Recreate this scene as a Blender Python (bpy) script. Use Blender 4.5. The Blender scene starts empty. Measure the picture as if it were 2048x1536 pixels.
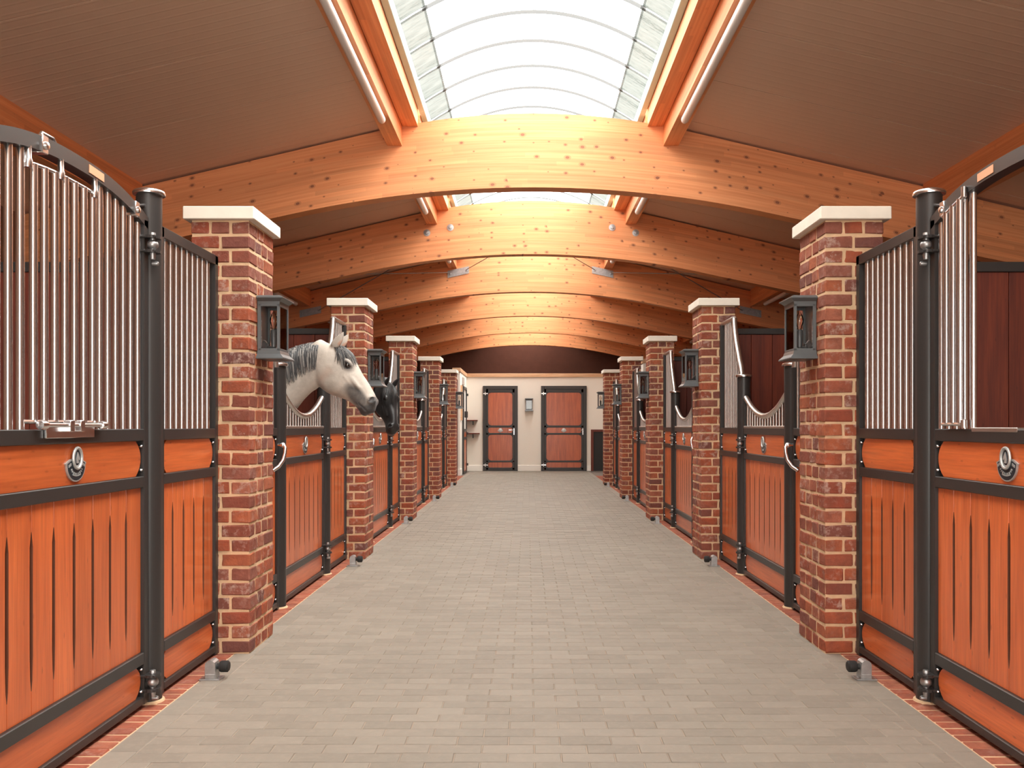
import bpy, bmesh, math, random
from math import sin, cos, pi, sqrt
from mathutils import Vector, Matrix
random.seed(7)
SC = bpy.context.scene
COL = SC.collection

# ------------------------------------------------------------------ camera, sky, exposure
EYE = 1.18
F_PX = 1735.0
cam_d = bpy.data.cameras.new('camera'); cam = bpy.data.objects.new('camera', cam_d); COL.objects.link(cam)
cam.location = (0, 0, EYE); cam.rotation_euler = (pi/2, 0, 0)
cam_d.sensor_width = 36.0; cam_d.lens = 36.0*F_PX/2048.0
cam_d.shift_x = -31.0/2048.0; cam_d.shift_y = 85.0/2048.0
cam_d.clip_start = 0.05; cam_d.clip_end = 200
SC.camera = cam

W = bpy.data.worlds.new('overcast_sky'); SC.world = W; W.use_nodes = True
bg = W.node_tree.nodes['Background']
bg.inputs['Color'].default_value = (1.0, 0.965, 0.90, 1)
bg.inputs['Strength'].default_value = 8.2
sd = bpy.data.lights.new('hazy_sun', 'SUN'); sd.energy = 7.2; sd.angle = math.radians(48); sd.color = (1.0, 0.95, 0.88)
so = bpy.data.objects.new('hazy_sun', sd); COL.objects.link(so); so['kind'] = 'helper'
so.rotation_euler = Vector((-0.62, 0.22, -1.0)).to_track_quat('-Z', 'Y').to_euler()

def portal(name, loc, rot, sx, sy):
    d = bpy.data.lights.new(name, 'AREA'); d.shape = 'RECTANGLE'; d.size = sx; d.size_y = sy
    d.cycles.is_portal = True
    o = bpy.data.objects.new(name, d); COL.objects.link(o); o.location = loc; o.rotation_euler = rot
    o['kind'] = 'helper'
    return o
XC = 0.05
portal('skylight_portal', (XC, 9.2, 4.28), (0, 0, 0), 2.16, 30.4)
portal('entrance_portal', (XC, -5.1, 1.5), (pi/2, 0, 0), 6.2, 3.0)

vs = SC.view_settings
SC.display_settings.display_device = 'sRGB'
vs.view_transform = 'Standard'; vs.look = 'None'; vs.exposure = 0.13; vs.gamma = 1.0; vs.use_curve_mapping = False
cy = SC.cycles
cy.max_bounces = 10; cy.diffuse_bounces = 6; cy.glossy_bounces = 5; cy.transmission_bounces = 6; cy.transparent_max_bounces = 12
cy.sample_clamp_indirect = 8.0; cy.use_denoising = True
cy.caustics_reflective = False; cy.caustics_refractive = False

# ------------------------------------------------------------------ materials
def mat(name):
    m = bpy.data.materials.new(name); m.use_nodes = True
    nt = m.node_tree; b = nt.nodes['Principled BSDF']
    return m, nt, b
def N(nt, t, **kw):
    n = nt.nodes.new(t)
    for k, v in kw.items():
        if k in n.inputs: n.inputs[k].default_value = v
        else: setattr(n, k, v)
    return n
def L(nt, a, b): nt.links.new(a, b)
def ramp(nt, fac, stops, interp='LINEAR'):
    r = nt.nodes.new('ShaderNodeValToRGB'); r.color_ramp.interpolation = interp
    e = r.color_ramp.elements
    while len(e) > 1: e.remove(e[-1])
    e[0].position = stops[0][0]; e[0].color = tuple(stops[0][1])+(1,)
    for p, c in stops[1:]:
        x = e.new(p); x.color = tuple(c)+(1,)
    L(nt, fac, r.inputs[0]); return r.outputs[0]
def mixc(nt, fac, a, b, mode='MIX'):
    m = nt.nodes.new('ShaderNodeMix'); m.data_type = 'RGBA'; m.blend_type = mode
    for s, v in ((m.inputs[0], fac), (m.inputs[6], a), (m.inputs[7], b)):
        if isinstance(v, (int, float)): s.default_value = v
        elif isinstance(v, tuple): s.default_value = v if len(v) == 4 else v+(1,)
        else: L(nt, v, s)
    return m.outputs[2]
def mth(nt, op, a, b=0.0, c=None):
    m = nt.nodes.new('ShaderNodeMath'); m.operation = op
    for i, v in enumerate((a, b) if c is None else (a, b, c)):
        if isinstance(v, (int, float)): m.inputs[i].default_value = v
        else: L(nt, v, m.inputs[i])
    return m.outputs[0]
def coords(nt, scale=(1, 1, 1), rnd=None, kind='Object'):
    tc = nt.nodes.new('ShaderNodeTexCoord')
    mp = nt.nodes.new('ShaderNodeMapping'); mp.inputs['Scale'].default_value = scale
    src = tc.outputs[kind]
    if rnd is not None:
        v = nt.nodes.new('ShaderNodeVectorMath'); v.operation = 'SCALE'
        cmb = nt.nodes.new('ShaderNodeCombineXYZ')
        L(nt, mth(nt, 'MULTIPLY', rnd, 37.0), cmb.inputs[0]); L(nt, mth(nt, 'MULTIPLY', rnd, 91.0), cmb.inputs[1]); L(nt, mth(nt, 'MULTIPLY', rnd, 53.0), cmb.inputs[2])
        a = nt.nodes.new('ShaderNodeVectorMath'); a.operation = 'ADD'
        L(nt, src, a.inputs[0]); L(nt, cmb.outputs[0], a.inputs[1]); src = a.outputs[0]
    L(nt, src, mp.inputs[0]); return mp.outputs[0]
def noise(nt, vec, scale, detail=4, rough=0.55):
    n = N(nt, 'ShaderNodeTexNoise'); n.inputs['Scale'].default_value = scale
    n.inputs['Detail'].default_value = detail; n.inputs['Roughness'].default_value = rough
    L(nt, vec, n.inputs['Vector']); return n.outputs[0]
def bump(nt, b, h, strength=0.3, dist=0.01):
    n = N(nt, 'ShaderNodeBump'); n.inputs['Strength'].default_value = strength; n.inputs['Distance'].default_value = dist
    L(nt, h, n.inputs['Height']); L(nt, n.outputs[0], b.inputs['Normal'])
def rnd_src(nt, attr=None):
    if attr:
        a = nt.nodes.new('ShaderNodeAttribute'); a.attribute_name = attr; return a.outputs['Fac']
    o = nt.nodes.new('ShaderNodeObjectInfo'); return o.outputs['Random']

def simple(name, col, rough=0.5, metal=0.0, bumps=None, var=0.0, vscale=8, coat=0.0):
    m, nt, b = mat(name)
    b.inputs['Roughness'].default_value = rough; b.inputs['Metallic'].default_value = metal
    b.inputs['Base Color'].default_value = tuple(col)+(1,)
    if coat: b.inputs['Coat Weight'].default_value = coat
    if var or bumps:
        v = coords(nt)
        n = noise(nt, v, vscale)
        if var:
            lo = tuple(c*(1-var) for c in col); hi = tuple(min(1, c*(1+var)) for c in col)
            L(nt, ramp(nt, n, [(0.3, lo), (0.7, hi)]), b.inputs['Base Color'])
        if bumps: bump(nt, b, noise(nt, v, bumps[0]), bumps[1], bumps[2])
    return m

def brick_mat(name, attr=None, stops=None, white=0.5, dark=1.0):
    m, nt, b = mat(name)
    r = rnd_src(nt, attr)
    v = coords(nt, rnd=r)
    base = ramp(nt, r, stops, 'CONSTANT')
    n1 = noise(nt, v, 14, 5, 0.65)
    n2 = noise(nt, v, 60, 3, 0.6)
    c1 = mixc(nt, ramp(nt, n1, [(0.35, (0,)*3), (0.7, (0.75,)*3)]), base, (0.17*dark, 0.06*dark, 0.045*dark))
    r2 = mth(nt, 'FRACT', mth(nt, 'MULTIPLY', r, 17.37))
    n3 = noise(nt, v, 26, 5, 0.72)
    wf = mth(nt, 'MULTIPLY', ramp(nt, n3, [(0.50, (0,)*3), (0.66, (1,)*3)]), mth(nt, 'MULTIPLY', mth(nt, 'POWER', r2, 1.6), white*1.7))
    c2 = mixc(nt, wf, c1, (0.56, 0.42, 0.36))
    c3 = mixc(nt, mth(nt, 'MULTIPLY', n2, 0.5), c2, mixc(nt, 0.5, c2, (0.5, 0.24, 0.16)))
    hv = nt.nodes.new('ShaderNodeHueSaturation'); hv.inputs['Value'].default_value = 0.84; hv.inputs['Saturation'].default_value = 1.06; L(nt, c3, hv.inputs['Color'])
    L(nt, hv.outputs[0], b.inputs['Base Color']); b.inputs['Roughness'].default_value = 0.92; b.inputs['Specular IOR Level'].default_value = 0.2
    bump(nt, b, mth(nt, 'ADD', n1, n2), 0.55, 0.006)
    return m
BR = [(0.0, (0.42, 0.110, 0.060)), (0.13, (0.33, 0.085, 0.055)), (0.27, (0.25, 0.075, 0.055)), (0.36, (0.46, 0.145, 0.080)),
      (0.50, (0.19, 0.070, 0.062)), (0.58, (0.37, 0.110, 0.070)), (0.70, (0.29, 0.110, 0.085)), (0.80, (0.44, 0.160, 0.105)), (0.90, (0.14, 0.060, 0.060)), (0.95, (0.36, 0.13, 0.09))]
M_brick = brick_mat('brick', None, BR, 0.55)
M_brickA = brick_mat('brick_far', 'tone', BR, 0.45)
M_border = brick_mat('border_brick', None, [(0.0, (0.42, 0.13, 0.085)), (0.3, (0.47, 0.17, 0.11)), (0.6, (0.38, 0.12, 0.08)), (0.8, (0.32, 0.11, 0.08))], 0.2)
M_mortar = simple('mortar', (0.64, 0.43, 0.26), 0.95, bumps=(90, 0.5, 0.004), var=0.14, vscale=14)
M_sandjoint = simple('joint_sand', (0.35, 0.28, 0.22), 0.95, bumps=(60, 0.3, 0.003), var=0.1)
M_cap = simple('cast_stone', (0.78, 0.72, 0.62), 0.8, bumps=(40, 0.15, 0.003), var=0.05)

def wood_mat(name, axis, c_lo, c_mid, c_hi, rough=0.32, attr=None, coat=0.25, rv=0.28):
    m, nt, b = mat(name)
    r = rnd_src(nt, attr)
    sc = [22, 22, 22]; sc[axis] = 1.6
    v = coords(nt, tuple(sc), rnd=r)
    n1 = noise(nt, v, 1.0, 5, 0.6)
    sc2 = [95, 95, 95]; sc2[axis] = 3.5
    n2 = noise(nt, coords(nt, tuple(sc2), rnd=r), 1.0, 3, 0.6)
    col = ramp(nt, n1, [(0.28, c_lo), (0.5, c_mid), (0.74, c_hi)])
    col = mixc(nt, ramp(nt, n2, [(0.4, (0,)*3), (0.75, (0.42,)*3)]), col, tuple(c*0.5 for c in c_lo))
    hs = nt.nodes.new('ShaderNodeHueSaturation'); L(nt, col, hs.inputs['Color'])
    L(nt, mth(nt, 'ADD', mth(nt, 'MULTIPLY', r, rv), 1.0-rv/2), hs.inputs['Value'])
    # small knots of the bamboo strip
    vk = N(nt, 'ShaderNodeTexVoronoi'); vk.inputs['Scale'].default_value = 1.0
    sk = [26, 26, 26]; sk[axis] = 9
    L(nt, coords(nt, tuple(sk), rnd=r), vk.inputs['Vector'])
    kf = ramp(nt, vk.outputs['Distance'], [(0.05, (0.5,)*3), (0.14, (0,)*3)])
    L(nt, mixc(nt, kf, hs.outputs[0], tuple(c*0.45 for c in c_lo)), b.inputs['Base Color'])
    b.inputs['Roughness'].default_value = rough; b.inputs['Coat Weight'].default_value = coat; b.inputs['Coat Roughness'].default_value = 0.2
    bump(nt, b, n2, 0.12, 0.002)
    return m
OR = ((0.50, 0.100, 0.026), (0.62, 0.135, 0.036), (0.72, 0.175, 0.050))
M_plank = wood_mat('orange_plank', 2, *OR)
M_band = wood_mat('orange_band', 1, *OR)
RD = ((0.085, 0.014, 0.007), (0.135, 0.022, 0.009), (0.19, 0.034, 0.012))
M_groove = simple('dark_groove', (0.13, 0.040, 0.018), 0.6)  # darker brown than the planks, for groove floors and walls
M_red = wood_mat('red_plank', 2, *RD, rough=0.5, coat=0.0)
M_doorpanel = wood_mat('door_panel', 2, (0.30, 0.06, 0.02), (0.42, 0.088, 0.026), (0.52, 0.12, 0.036), rv=0.12)
M_pine = wood_mat('pine_board', 0, (0.60, 0.33, 0.17), (0.70, 0.42, 0.24), (0.78, 0.50, 0.30), 0.55, coat=0)

def glulam(name, axis=0, uv=True, kk=1.0):
    m, nt, b = mat(name)
    if uv:
        tc = nt.nodes.new('ShaderNodeUVMap'); tc.uv_map = 'lam'; src = tc.outputs[0]
    else:
        tc = nt.nodes.new('ShaderNodeTexCoord')
        sx = nt.nodes.new('ShaderNodeSeparateXYZ'); L(nt, tc.outputs['Object'], sx.inputs[0])
        cb = nt.nodes.new('ShaderNodeCombineXYZ')
        L(nt, sx.outputs[axis], cb.inputs[0])
        L(nt, mth(nt, 'ADD', sx.outputs[2], sx.outputs[1 if axis == 0 else 0]), cb.inputs[1]); src = cb.outputs[0]
    sp = nt.nodes.new('ShaderNodeSeparateXYZ'); L(nt, src, sp.inputs[0])
    u, v = sp.outputs[0], sp.outputs[1]
    row = mth(nt, 'FLOOR', mth(nt, 'DIVIDE', v, 0.042))
    wn = nt.nodes.new('ShaderNodeTexWhiteNoise'); wn.noise_dimensions = '1D'; L(nt, row, wn.inputs['W'])
    seg = mth(nt, 'FLOOR', mth(nt, 'ADD', mth(nt, 'MULTIPLY', u, 0.75), mth(nt, 'MULTIPLY', wn.outputs[0], 7.0)))
    cb2 = nt.nodes.new('ShaderNodeCombineXYZ'); L(nt, row, cb2.inputs[0]); L(nt, seg, cb2.inputs[1])
    oi = nt.nodes.new('ShaderNodeObjectInfo'); L(nt, mth(nt, 'MULTIPLY', oi.outputs['Random'], 50), cb2.inputs[2])
    wn2 = nt.nodes.new('ShaderNodeTexWhiteNoise'); wn2.noise_dimensions = '3D'; L(nt, cb2.outputs[0], wn2.inputs['Vector'])
    off = mth(nt, 'MULTIPLY', oi.outputs['Random'], 63)
    cg = nt.nodes.new('ShaderNodeCombineXYZ'); L(nt, mth(nt, 'MULTIPLY', u, 1.1), cg.inputs[0]); L(nt, mth(nt, 'MULTIPLY', v, 60), cg.inputs[1]); L(nt, off, cg.inputs[2])
    g = noise(nt, cg.outputs[0], 1.0, 4, 0.6)
    col = ramp(nt, g, [(0.3, (0.68, 0.245, 0.090)), (0.55, (0.78, 0.315, 0.130)), (0.8, (0.82, 0.37, 0.165))])
    hs = nt.nodes.new('ShaderNodeHueSaturation'); L(nt, col, hs.inputs['Color'])
    L(nt, mth(nt, 'ADD', mth(nt, 'MULTIPLY', wn2.outputs[0], 0.20), 0.90), hs.inputs['Value'])
    # knots
    ck = nt.nodes.new('ShaderNodeCombineXYZ'); L(nt, mth(nt, 'MULTIPLY', u, 7.0), ck.inputs[0]); L(nt, mth(nt, 'MULTIPLY', v, 10.5), ck.inputs[1]); L(nt, off, ck.inputs[2])
    vo = N(nt, 'ShaderNodeTexVoronoi'); vo.voronoi_dimensions = '2D'; vo.inputs['Scale'].default_value = 1.0
    va = nt.nodes.new('ShaderNodeVectorMath'); va.operation = 'ADD'; L(nt, ck.outputs[0], va.inputs[0])
    cbo = nt.nodes.new('ShaderNodeCombineXYZ'); L(nt, off, cbo.inputs[0]); L(nt, off, cbo.inputs[1]); L(nt, cbo.outputs[0], va.inputs[1])
    L(nt, va.outputs[0], vo.inputs['Vector'])
    sc = nt.nodes.new('ShaderNodeSeparateColor'); L(nt, vo.outputs['Color'], sc.inputs[0])
    thr = mth(nt, 'MULTIPLY', mth(nt, 'MAXIMUM', mth(nt, 'SUBTRACT', sc.outputs[0], 0.58), 0.0), 0.33)
    kn = mth(nt, 'GREATER_THAN', thr, vo.outputs['Distance'])
    kn2 = mth(nt, 'GREATER_THAN', mth(nt, 'MULTIPLY', thr, 1.9), vo.outputs['Distance'])
    c = mixc(nt, mth(nt, 'MULTIPLY', kn2, 0.45*kk), hs.outputs[0], (0.42, 0.15, 0.06))
    c = mixc(nt, mth(nt, 'MULTIPLY', kn, 0.8*kk), c, (0.20, 0.06, 0.03))
    L(nt, c, b.inputs['Base Color']); b.inputs['Roughness'].default_value = 0.6
    return m
M_glulam = glulam('glulam_beam')
M_purlin = glulam('glulam_purlin', 1, False, 0.12)

M_black = simple('black_powder_coat', (0.030, 0.027, 0.026), 0.38, 0.0, bumps=(300, 0.05, 0.001))
M_steel = simple('polished_steel', (0.72, 0.715, 0.72), 0.24, 1.0)
M_brushed = simple('brushed_steel', (0.62, 0.59, 0.56), 0.36, 1.0)
M_galv = simple('galvanised_steel', (0.42, 0.42, 0.42), 0.42, 0.9, var=0.15, vscale=30)
M_rubber = simple('black_rubber', (0.012, 0.012, 0.012), 0.6)
M_lantern = simple('grey_lantern_paint', (0.105, 0.112, 0.115), 0.42, 0.3)
M_tube = simple('white_diffuser', (0.82, 0.80, 0.77), 0.3)
M_white = simple('white_wall_paint', (0.79, 0.74, 0.66), 0.85, bumps=(120, 0.05, 0.002))
M_skirt = simple('white_skirting', (0.84, 0.81, 0.75), 0.5)
M_gable = simple('brown_cladding', (0.085, 0.031, 0.020), 0.7, var=0.06)
M_gable.node_tree.nodes['Principled BSDF'].inputs['Specular IOR Level'].default_value = 0.1
M_dark = simple('dark_panel', (0.018, 0.017, 0.017), 0.7)
M_bronze = simple('copper_plate', (0.80, 0.42, 0.25), 0.4, 0.2)
M_pewter = simple('pewter', (0.52, 0.53, 0.52), 0.42, 0.55)
M_enamel = simple('dark_blue_enamel', (0.035, 0.05, 0.065), 0.3, 0.5)
M_paper = simple('notice_paper', (0.42, 0.36, 0.32), 0.7)
M_concrete = simple('stall_floor', (0.16, 0.13, 0.11), 0.9, var=0.15)
M_outer = simple('outer_boarding', (0.26, 0.14, 0.09), 0.7, var=0.1)

def ceiling_mat():
    m, nt, b = mat('brown_sheet_ceiling')
    b.inputs['Base Color'].default_value = (0.72, 0.495, 0.355, 1)
    b.inputs['Roughness'].default_value = 0.42
    v = coords(nt, kind='Object')
    sp = nt.nodes.new('ShaderNodeSeparateXYZ'); L(nt, v, sp.inputs[0])
    s = mth(nt, 'SINE', mth(nt, 'MULTIPLY', sp.outputs[1], 2*pi/0.088))
    h = mth(nt, 'POWER', mth(nt, 'MAXIMUM', s, 0.0), 5.0)
    h2 = mth(nt, 'MULTIPLY', noise(nt, coords(nt, (2, 60, 2)), 1.0, 2), 0.3)
    bump(nt, b, mth(nt, 'ADD', h, h2), 0.6, 0.0012)
    return m
M_ceil = ceiling_mat()

def paver_mat(name, attr=None):
    m, nt, b = mat(name)
    r = rnd_src(nt, attr); v = coords(nt, rnd=r)
    g = nt.nodes.new('ShaderNodeNewGeometry')
    big = noise(nt, g.outputs['Position'], 0.9, 3)
    n1 = noise(nt, v, 22, 5, 0.7)
    c = ramp(nt, r, [(0.0, (0.222, 0.196, 0.160)), (0.5, (0.250, 0.221, 0.181)), (1.0, (0.280, 0.247, 0.203))])
    c = mixc(nt, ramp(nt, big, [(0.35, (0,)*3), (0.7, (0.30,)*3)]), c, (0.20, 0.172, 0.142))
    c = mixc(nt, ramp(nt, n1, [(0.45, (0,)*3), (0.75, (0.25,)*3)]), c, (0.40, 0.33, 0.26))
    L(nt, c, b.inputs['Base Color']); b.inputs['Roughness'].default_value = 0.62
    bump(nt, b, n1, 0.35, 0.004)
    return m
M_paver = paver_mat('clay_paver'); M_paverA = paver_mat('clay_paver_far', 'tone')

def glass(name, tint=(1, 1, 1), spec=0.06, rough=0.02):
    m, nt, b = mat(name); nt.nodes.remove(b); out = nt.nodes['Material Output']
    t = N(nt, 'ShaderNodeBsdfTransparent'); t.inputs[0].default_value = tuple(tint)+(1,)
    g = N(nt, 'ShaderNodeBsdfGlossy'); g.inputs['Roughness'].default_value = rough
    f = N(nt, 'ShaderNodeFresnel'); f.inputs[0].default_value = 1.45
    mx = N(nt, 'ShaderNodeMixShader'); L(nt, f.outputs[0], mx.inputs[0]); L(nt, t.outputs[0], mx.inputs[1]); L(nt, g.outputs[0], mx.inputs[2])
    L(nt, mx.outputs[0], out.inputs[0]); return m
M_glass = glass('clear_glass')
M_bulb = glass('bulb_glass', (1.0, 0.93, 0.85))
def poly_mat(name, through, crinkle):
    m, nt, b = mat(name); nt.nodes.remove(b); out = nt.nodes['Material Output']
    t = N(nt, 'ShaderNodeBsdfTransparent')
    tl = N(nt, 'ShaderNodeBsdfTranslucent'); gl = N(nt, 'ShaderNodeBsdfGlossy'); gl.inputs['Roughness'].default_value = 0.25
    v = coords(nt, (1.2, 5, 1.2)); ns = noise(nt, v, 2.2, 7, 0.72)
    if crinkle:
        col = ramp(nt, ns, [(0.38, (0.05, 0.057, 0.054)), (0.45, (0.078, 0.085, 0.082)), (0.62, (0.098, 0.105, 0.102))])
        L(nt, col, tl.inputs[0]); L(nt, ramp(nt, ns, [(0.36, (0.05, 0.058, 0.055)), (0.42, (0.085, 0.095, 0.091)), (0.60, (0.115, 0.125, 0.121))]), t.inputs[0])
        bp = N(nt, 'ShaderNodeBump'); bp.inputs['Strength'].default_value = 0.8; bp.inputs['Distance'].default_value = 0.03
        L(nt, ns, bp.inputs['Height']); L(nt, bp.outputs[0], tl.inputs['Normal'])
    else:
        tl.inputs[0].default_value = (0.9, 0.92, 0.93, 1); t.inputs[0].default_value = (0.90, 0.93, 0.95, 1)
    m1 = N(nt, 'ShaderNodeMixShader'); m1.inputs[0].default_value = 1-through
    L(nt, t.outputs[0], m1.inputs[1]); L(nt, tl.outputs[0], m1.inputs[2])
    m2 = N(nt, 'ShaderNodeMixShader'); m2.inputs[0].default_value = 0.04
    L(nt, m1.outputs[0], m2.inputs[1]); L(nt, gl.outputs[0], m2.inputs[2]); L(nt, m2.outputs[0], out.inputs[0])
    return m
M_poly = poly_mat('clear_polycarbonate', 0.75, False)
M_polyc = poly_mat('crinkled_polycarbonate', 0.35, True)
M_gbar = simple('white_glazing_bar', (0.70, 0.72, 0.72), 0.5)
M_gasket = simple('pale_green_frame', (0.50, 0.66, 0.62), 0.5)
def trans_bar(name, c):
    m, nt, b = mat(name); nt.nodes.remove(b)
    t = N(nt, 'ShaderNodeBsdfTransparent'); t.inputs[0].default_value = (c, c*1.03, c*1.04, 1)
    d = N(nt, 'ShaderNodeBsdfDiffuse'); d.inputs[0].default_value = (0.7, 0.72, 0.72, 1)
    a = N(nt, 'ShaderNodeAddShader'); L(nt, t.outputs[0], a.inputs[0])
    mx = N(nt, 'ShaderNodeMixShader'); mx.inputs[0].default_value = 0.12
    L(nt, t.outputs[0], mx.inputs[1]); L(nt, d.outputs[0], mx.inputs[2]); L(nt, mx.outputs[0], nt.nodes['Material Output'].inputs[0]); nt.nodes.remove(a); return m
M_tbar = trans_bar('frosted_glazing_bar', 0.088); M_tbar2 = trans_bar('frosted_edge_bar', 0.55)

# ------------------------------------------------------------------ mesh builder
class MB:
    def __init__(s, mir=1): s.v = []; s.f = []; s.t = []; s.mir = mir; s.tones = False
    def add(s, vs, fs, tone=0.0):
        o = len(s.v); s.v += [tuple(p) for p in vs]
        s.f += [tuple(i+o for i in f) for f in fs]; s.t += [tone]*len(vs)
    def box(s, x0, x1, y0, y1, z0, z1, c=0.0, tone=0.0, jit=0.0):
        if x0 > x1: x0, x1 = x1, x0
        if y0 > y1: y0, y1 = y1, y0
        if z0 > z1: z0, z1 = z1, z0
        if c <= 0:
            vs = [(x, y, z) for x in (x0, x1) for y in (y0, y1) for z in (z0, z1)]
            s.add(vs, [(0, 1, 3, 2), (4, 6, 7, 5), (0, 4, 5, 1), (2, 3, 7, 6), (0, 2, 6, 4), (1, 5, 7, 3)], tone); return
        c = min(c, (x1-x0)*.45, (y1-y0)*.45, (z1-z0)*.45)
        vs = []; idx = {}
        for i, x in enumerate((x0, x1)):
            for j, y in enumerate((y0, y1)):
                for k, z in enumerate((z0, z1)):
                    sx, sy, sz = (1, -1)[i]*c, (1, -1)[j]*c, (1, -1)[k]*c
                    for a, p in enumerate(((x, y+sy, z+sz), (x+sx, y, z+sz), (x+sx, y+sy, z))):
                        idx[(i, j, k, a)] = len(vs)
                        if jit: p = tuple(q+random.uniform(-jit, jit) for q in p)
                        vs.append(p)
        g = idx; fs = []
        for i in (0, 1):
            q = [g[(i, 0, 0, 0)], g[(i, 1, 0, 0)], g[(i, 1, 1, 0)], g[(i, 0, 1, 0)]]; fs.append(q if i else q[::-1])
            q = [g[(0, i, 0, 1)], g[(1, i, 0, 1)], g[(1, i, 1, 1)], g[(0, i, 1, 1)]]; fs.append(q[::-1] if i else q)
            q = [g[(0, 0, i, 2)], g[(1, 0, i, 2)], g[(1, 1, i, 2)], g[(0, 1, i, 2)]]; fs.append(q if i else q[::-1])
        for i in (0, 1):
            for j in (0, 1):
                q = [g[(i, j, 0, 0)], g[(i, j, 1, 0)], g[(i, j, 1, 1)], g[(i, j, 0, 1)]]; fs.append(q if (i ^ j) else q[::-1])
                q = [g[(i, 0, j, 0)], g[(i, 1, j, 0)], g[(i, 1, j, 2)], g[(i, 0, j, 2)]]; fs.append(q[::-1] if (i ^ j) else q)
                q = [g[(0, i, j, 1)], g[(1, i, j, 1)], g[(1, i, j, 2)], g[(0, i, j, 2)]]; fs.append(q if (i ^ j) else q[::-1])
                for k in (0, 1):
                    q = [g[(i, j, k, 0)], g[(i, j, k, 1)], g[(i, j, k, 2)]]; fs.append(q if (i+j+k) % 2 else q[::-1])
        s.add(vs, fs, tone)
    def tube(s, pts, r, n=10, caps=True):
        pts = [Vector(p) for p in pts]; rs = r if isinstance(r, (list, tuple)) else [r]*len(pts)
        vs = []; fs = []; up = None
        for i, p in enumerate(pts):
            t = (pts[min(i+1, len(pts)-1)]-pts[max(i-1, 0)]).normalized()
            if up is None:
                up = Vector((0, 0, 1)) if abs(t.z) < 0.9 else Vector((1, 0, 0))
            a = t.cross(up).normalized(); up = a.cross(t).normalized()
            for k in range(n):
                th = 2*pi*k/n; vs.append(p+a*cos(th)*rs[i]+up*sin(th)*rs[i])
        for i in range(len(pts)-1):
            for k in range(n):
                k2 = (k+1) % n; fs.append((i*n+k, i*n+k2, (i+1)*n+k2, (i+1)*n+k))
        if caps:
            fs.append(tuple(range(n))[::-1]); fs.append(tuple(range((len(pts)-1)*n, len(pts)*n)))
        s.add(vs, fs)
    def lathe(s, prof, c=(0, 0, 0), axis=2, n=16):
        pts = []; rs = []
        vs = []; fs = []
        for (r, h) in prof:
            for k in range(n):
                th = 2*pi*k/n; a, b = r*cos(th), r*sin(th)
                p = [0, 0, 0]; p[axis] = h; p[(axis+1) % 3] = a; p[(axis+2) % 3] = b
                vs.append((p[0]+c[0], p[1]+c[1], p[2]+c[2]))
        for i in range(len(prof)-1):
            for k in range(n):
                k2 = (k+1) % n; fs.append((i*n+k, i*n+k2, (i+1)*n+k2, (i+1)*n+k))
        fs.append(tuple(range(n))[::-1]); fs.append(tuple(range((len(prof)-1)*n, len(prof)*n)))
        s.add(vs, fs)
    def prism(s, poly, axis, lo, hi, tone=0.0):
        # poly: list of 2D points in the plane of the two remaining axes (in order)
        o = [a for a in (0, 1, 2) if a != axis]
        def P(q, h):
            p = [0, 0, 0]; p[axis] = h; p[o[0]] = q[0]; p[o[1]] = q[1]; return tuple(p)
        n = len(poly); vs = [P(q, lo) for q in poly]+[P(q, hi) for q in poly]
        fs = [tuple(range(n))[::-1], tuple(range(n, 2*n))]+[(i, (i+1) % n, n+(i+1) % n, n+i) for i in range(n)]
        s.add(vs, fs, tone)
    def strip(s, a, b):   # quad strip between two polylines with thickness handled by caller
        n = len(a); s.add(list(a)+list(b), [(i, i+1, n+i+1, n+i) for i in range(n-1)])
    def mesh(s, name, m, smooth=False, tone=False):
        me = bpy.data.meshes.new(name)
        vs = [(x*s.mir, y, z) for x, y, z in s.v] if s.mir == -1 else s.v
        me.from_pydata(vs, [], s.f)
        bm = bmesh.new(); bm.from_mesh(me); bmesh.ops.recalc_face_normals(bm, faces=bm.faces); bm.to_mesh(me); bm.free()
        if m: me.materials.append(m)
        if tone:
            a = me.attributes.new('tone', 'FLOAT', 'POINT'); a.data.foreach_set('value', s.t)
        if smooth:
            me.polygons.foreach_set('use_smooth', [True]*len(me.polygons))
            try: me.set_sharp_from_angle(angle=math.radians(38))
            except Exception: pass
        me.update(); return me
def link(name, me, parent=None, loc=None):
    o = bpy.data.objects.new(name, me); COL.objects.link(o)
    if parent: o.parent = parent
    if loc is not None: o.location = loc
    return o
def tag(o, label=None, cat=None, group=None, kind=None):
    if label: o['label'] = label
    if cat: o['category'] = cat
    if group: o['group'] = group
    if kind: o['kind'] = kind
    return o
def thing(name, loc, label, cat, group=None, kind=None):
    o = bpy.data.objects.new(name, None); COL.objects.link(o); o.location = loc; o.empty_display_size = 0.1
    return tag(o, label, cat, group, kind)
CACHE = {}
def cached(key, fn):
    if key not in CACHE: CACHE[key] = fn()
    return CACHE[key]

SIDE = {-1: "on the horses' side", 1: 'opposite the horses'}
ORD = ['nearest', 'second', 'third', 'fourth', 'fifth', 'sixth']

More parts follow.
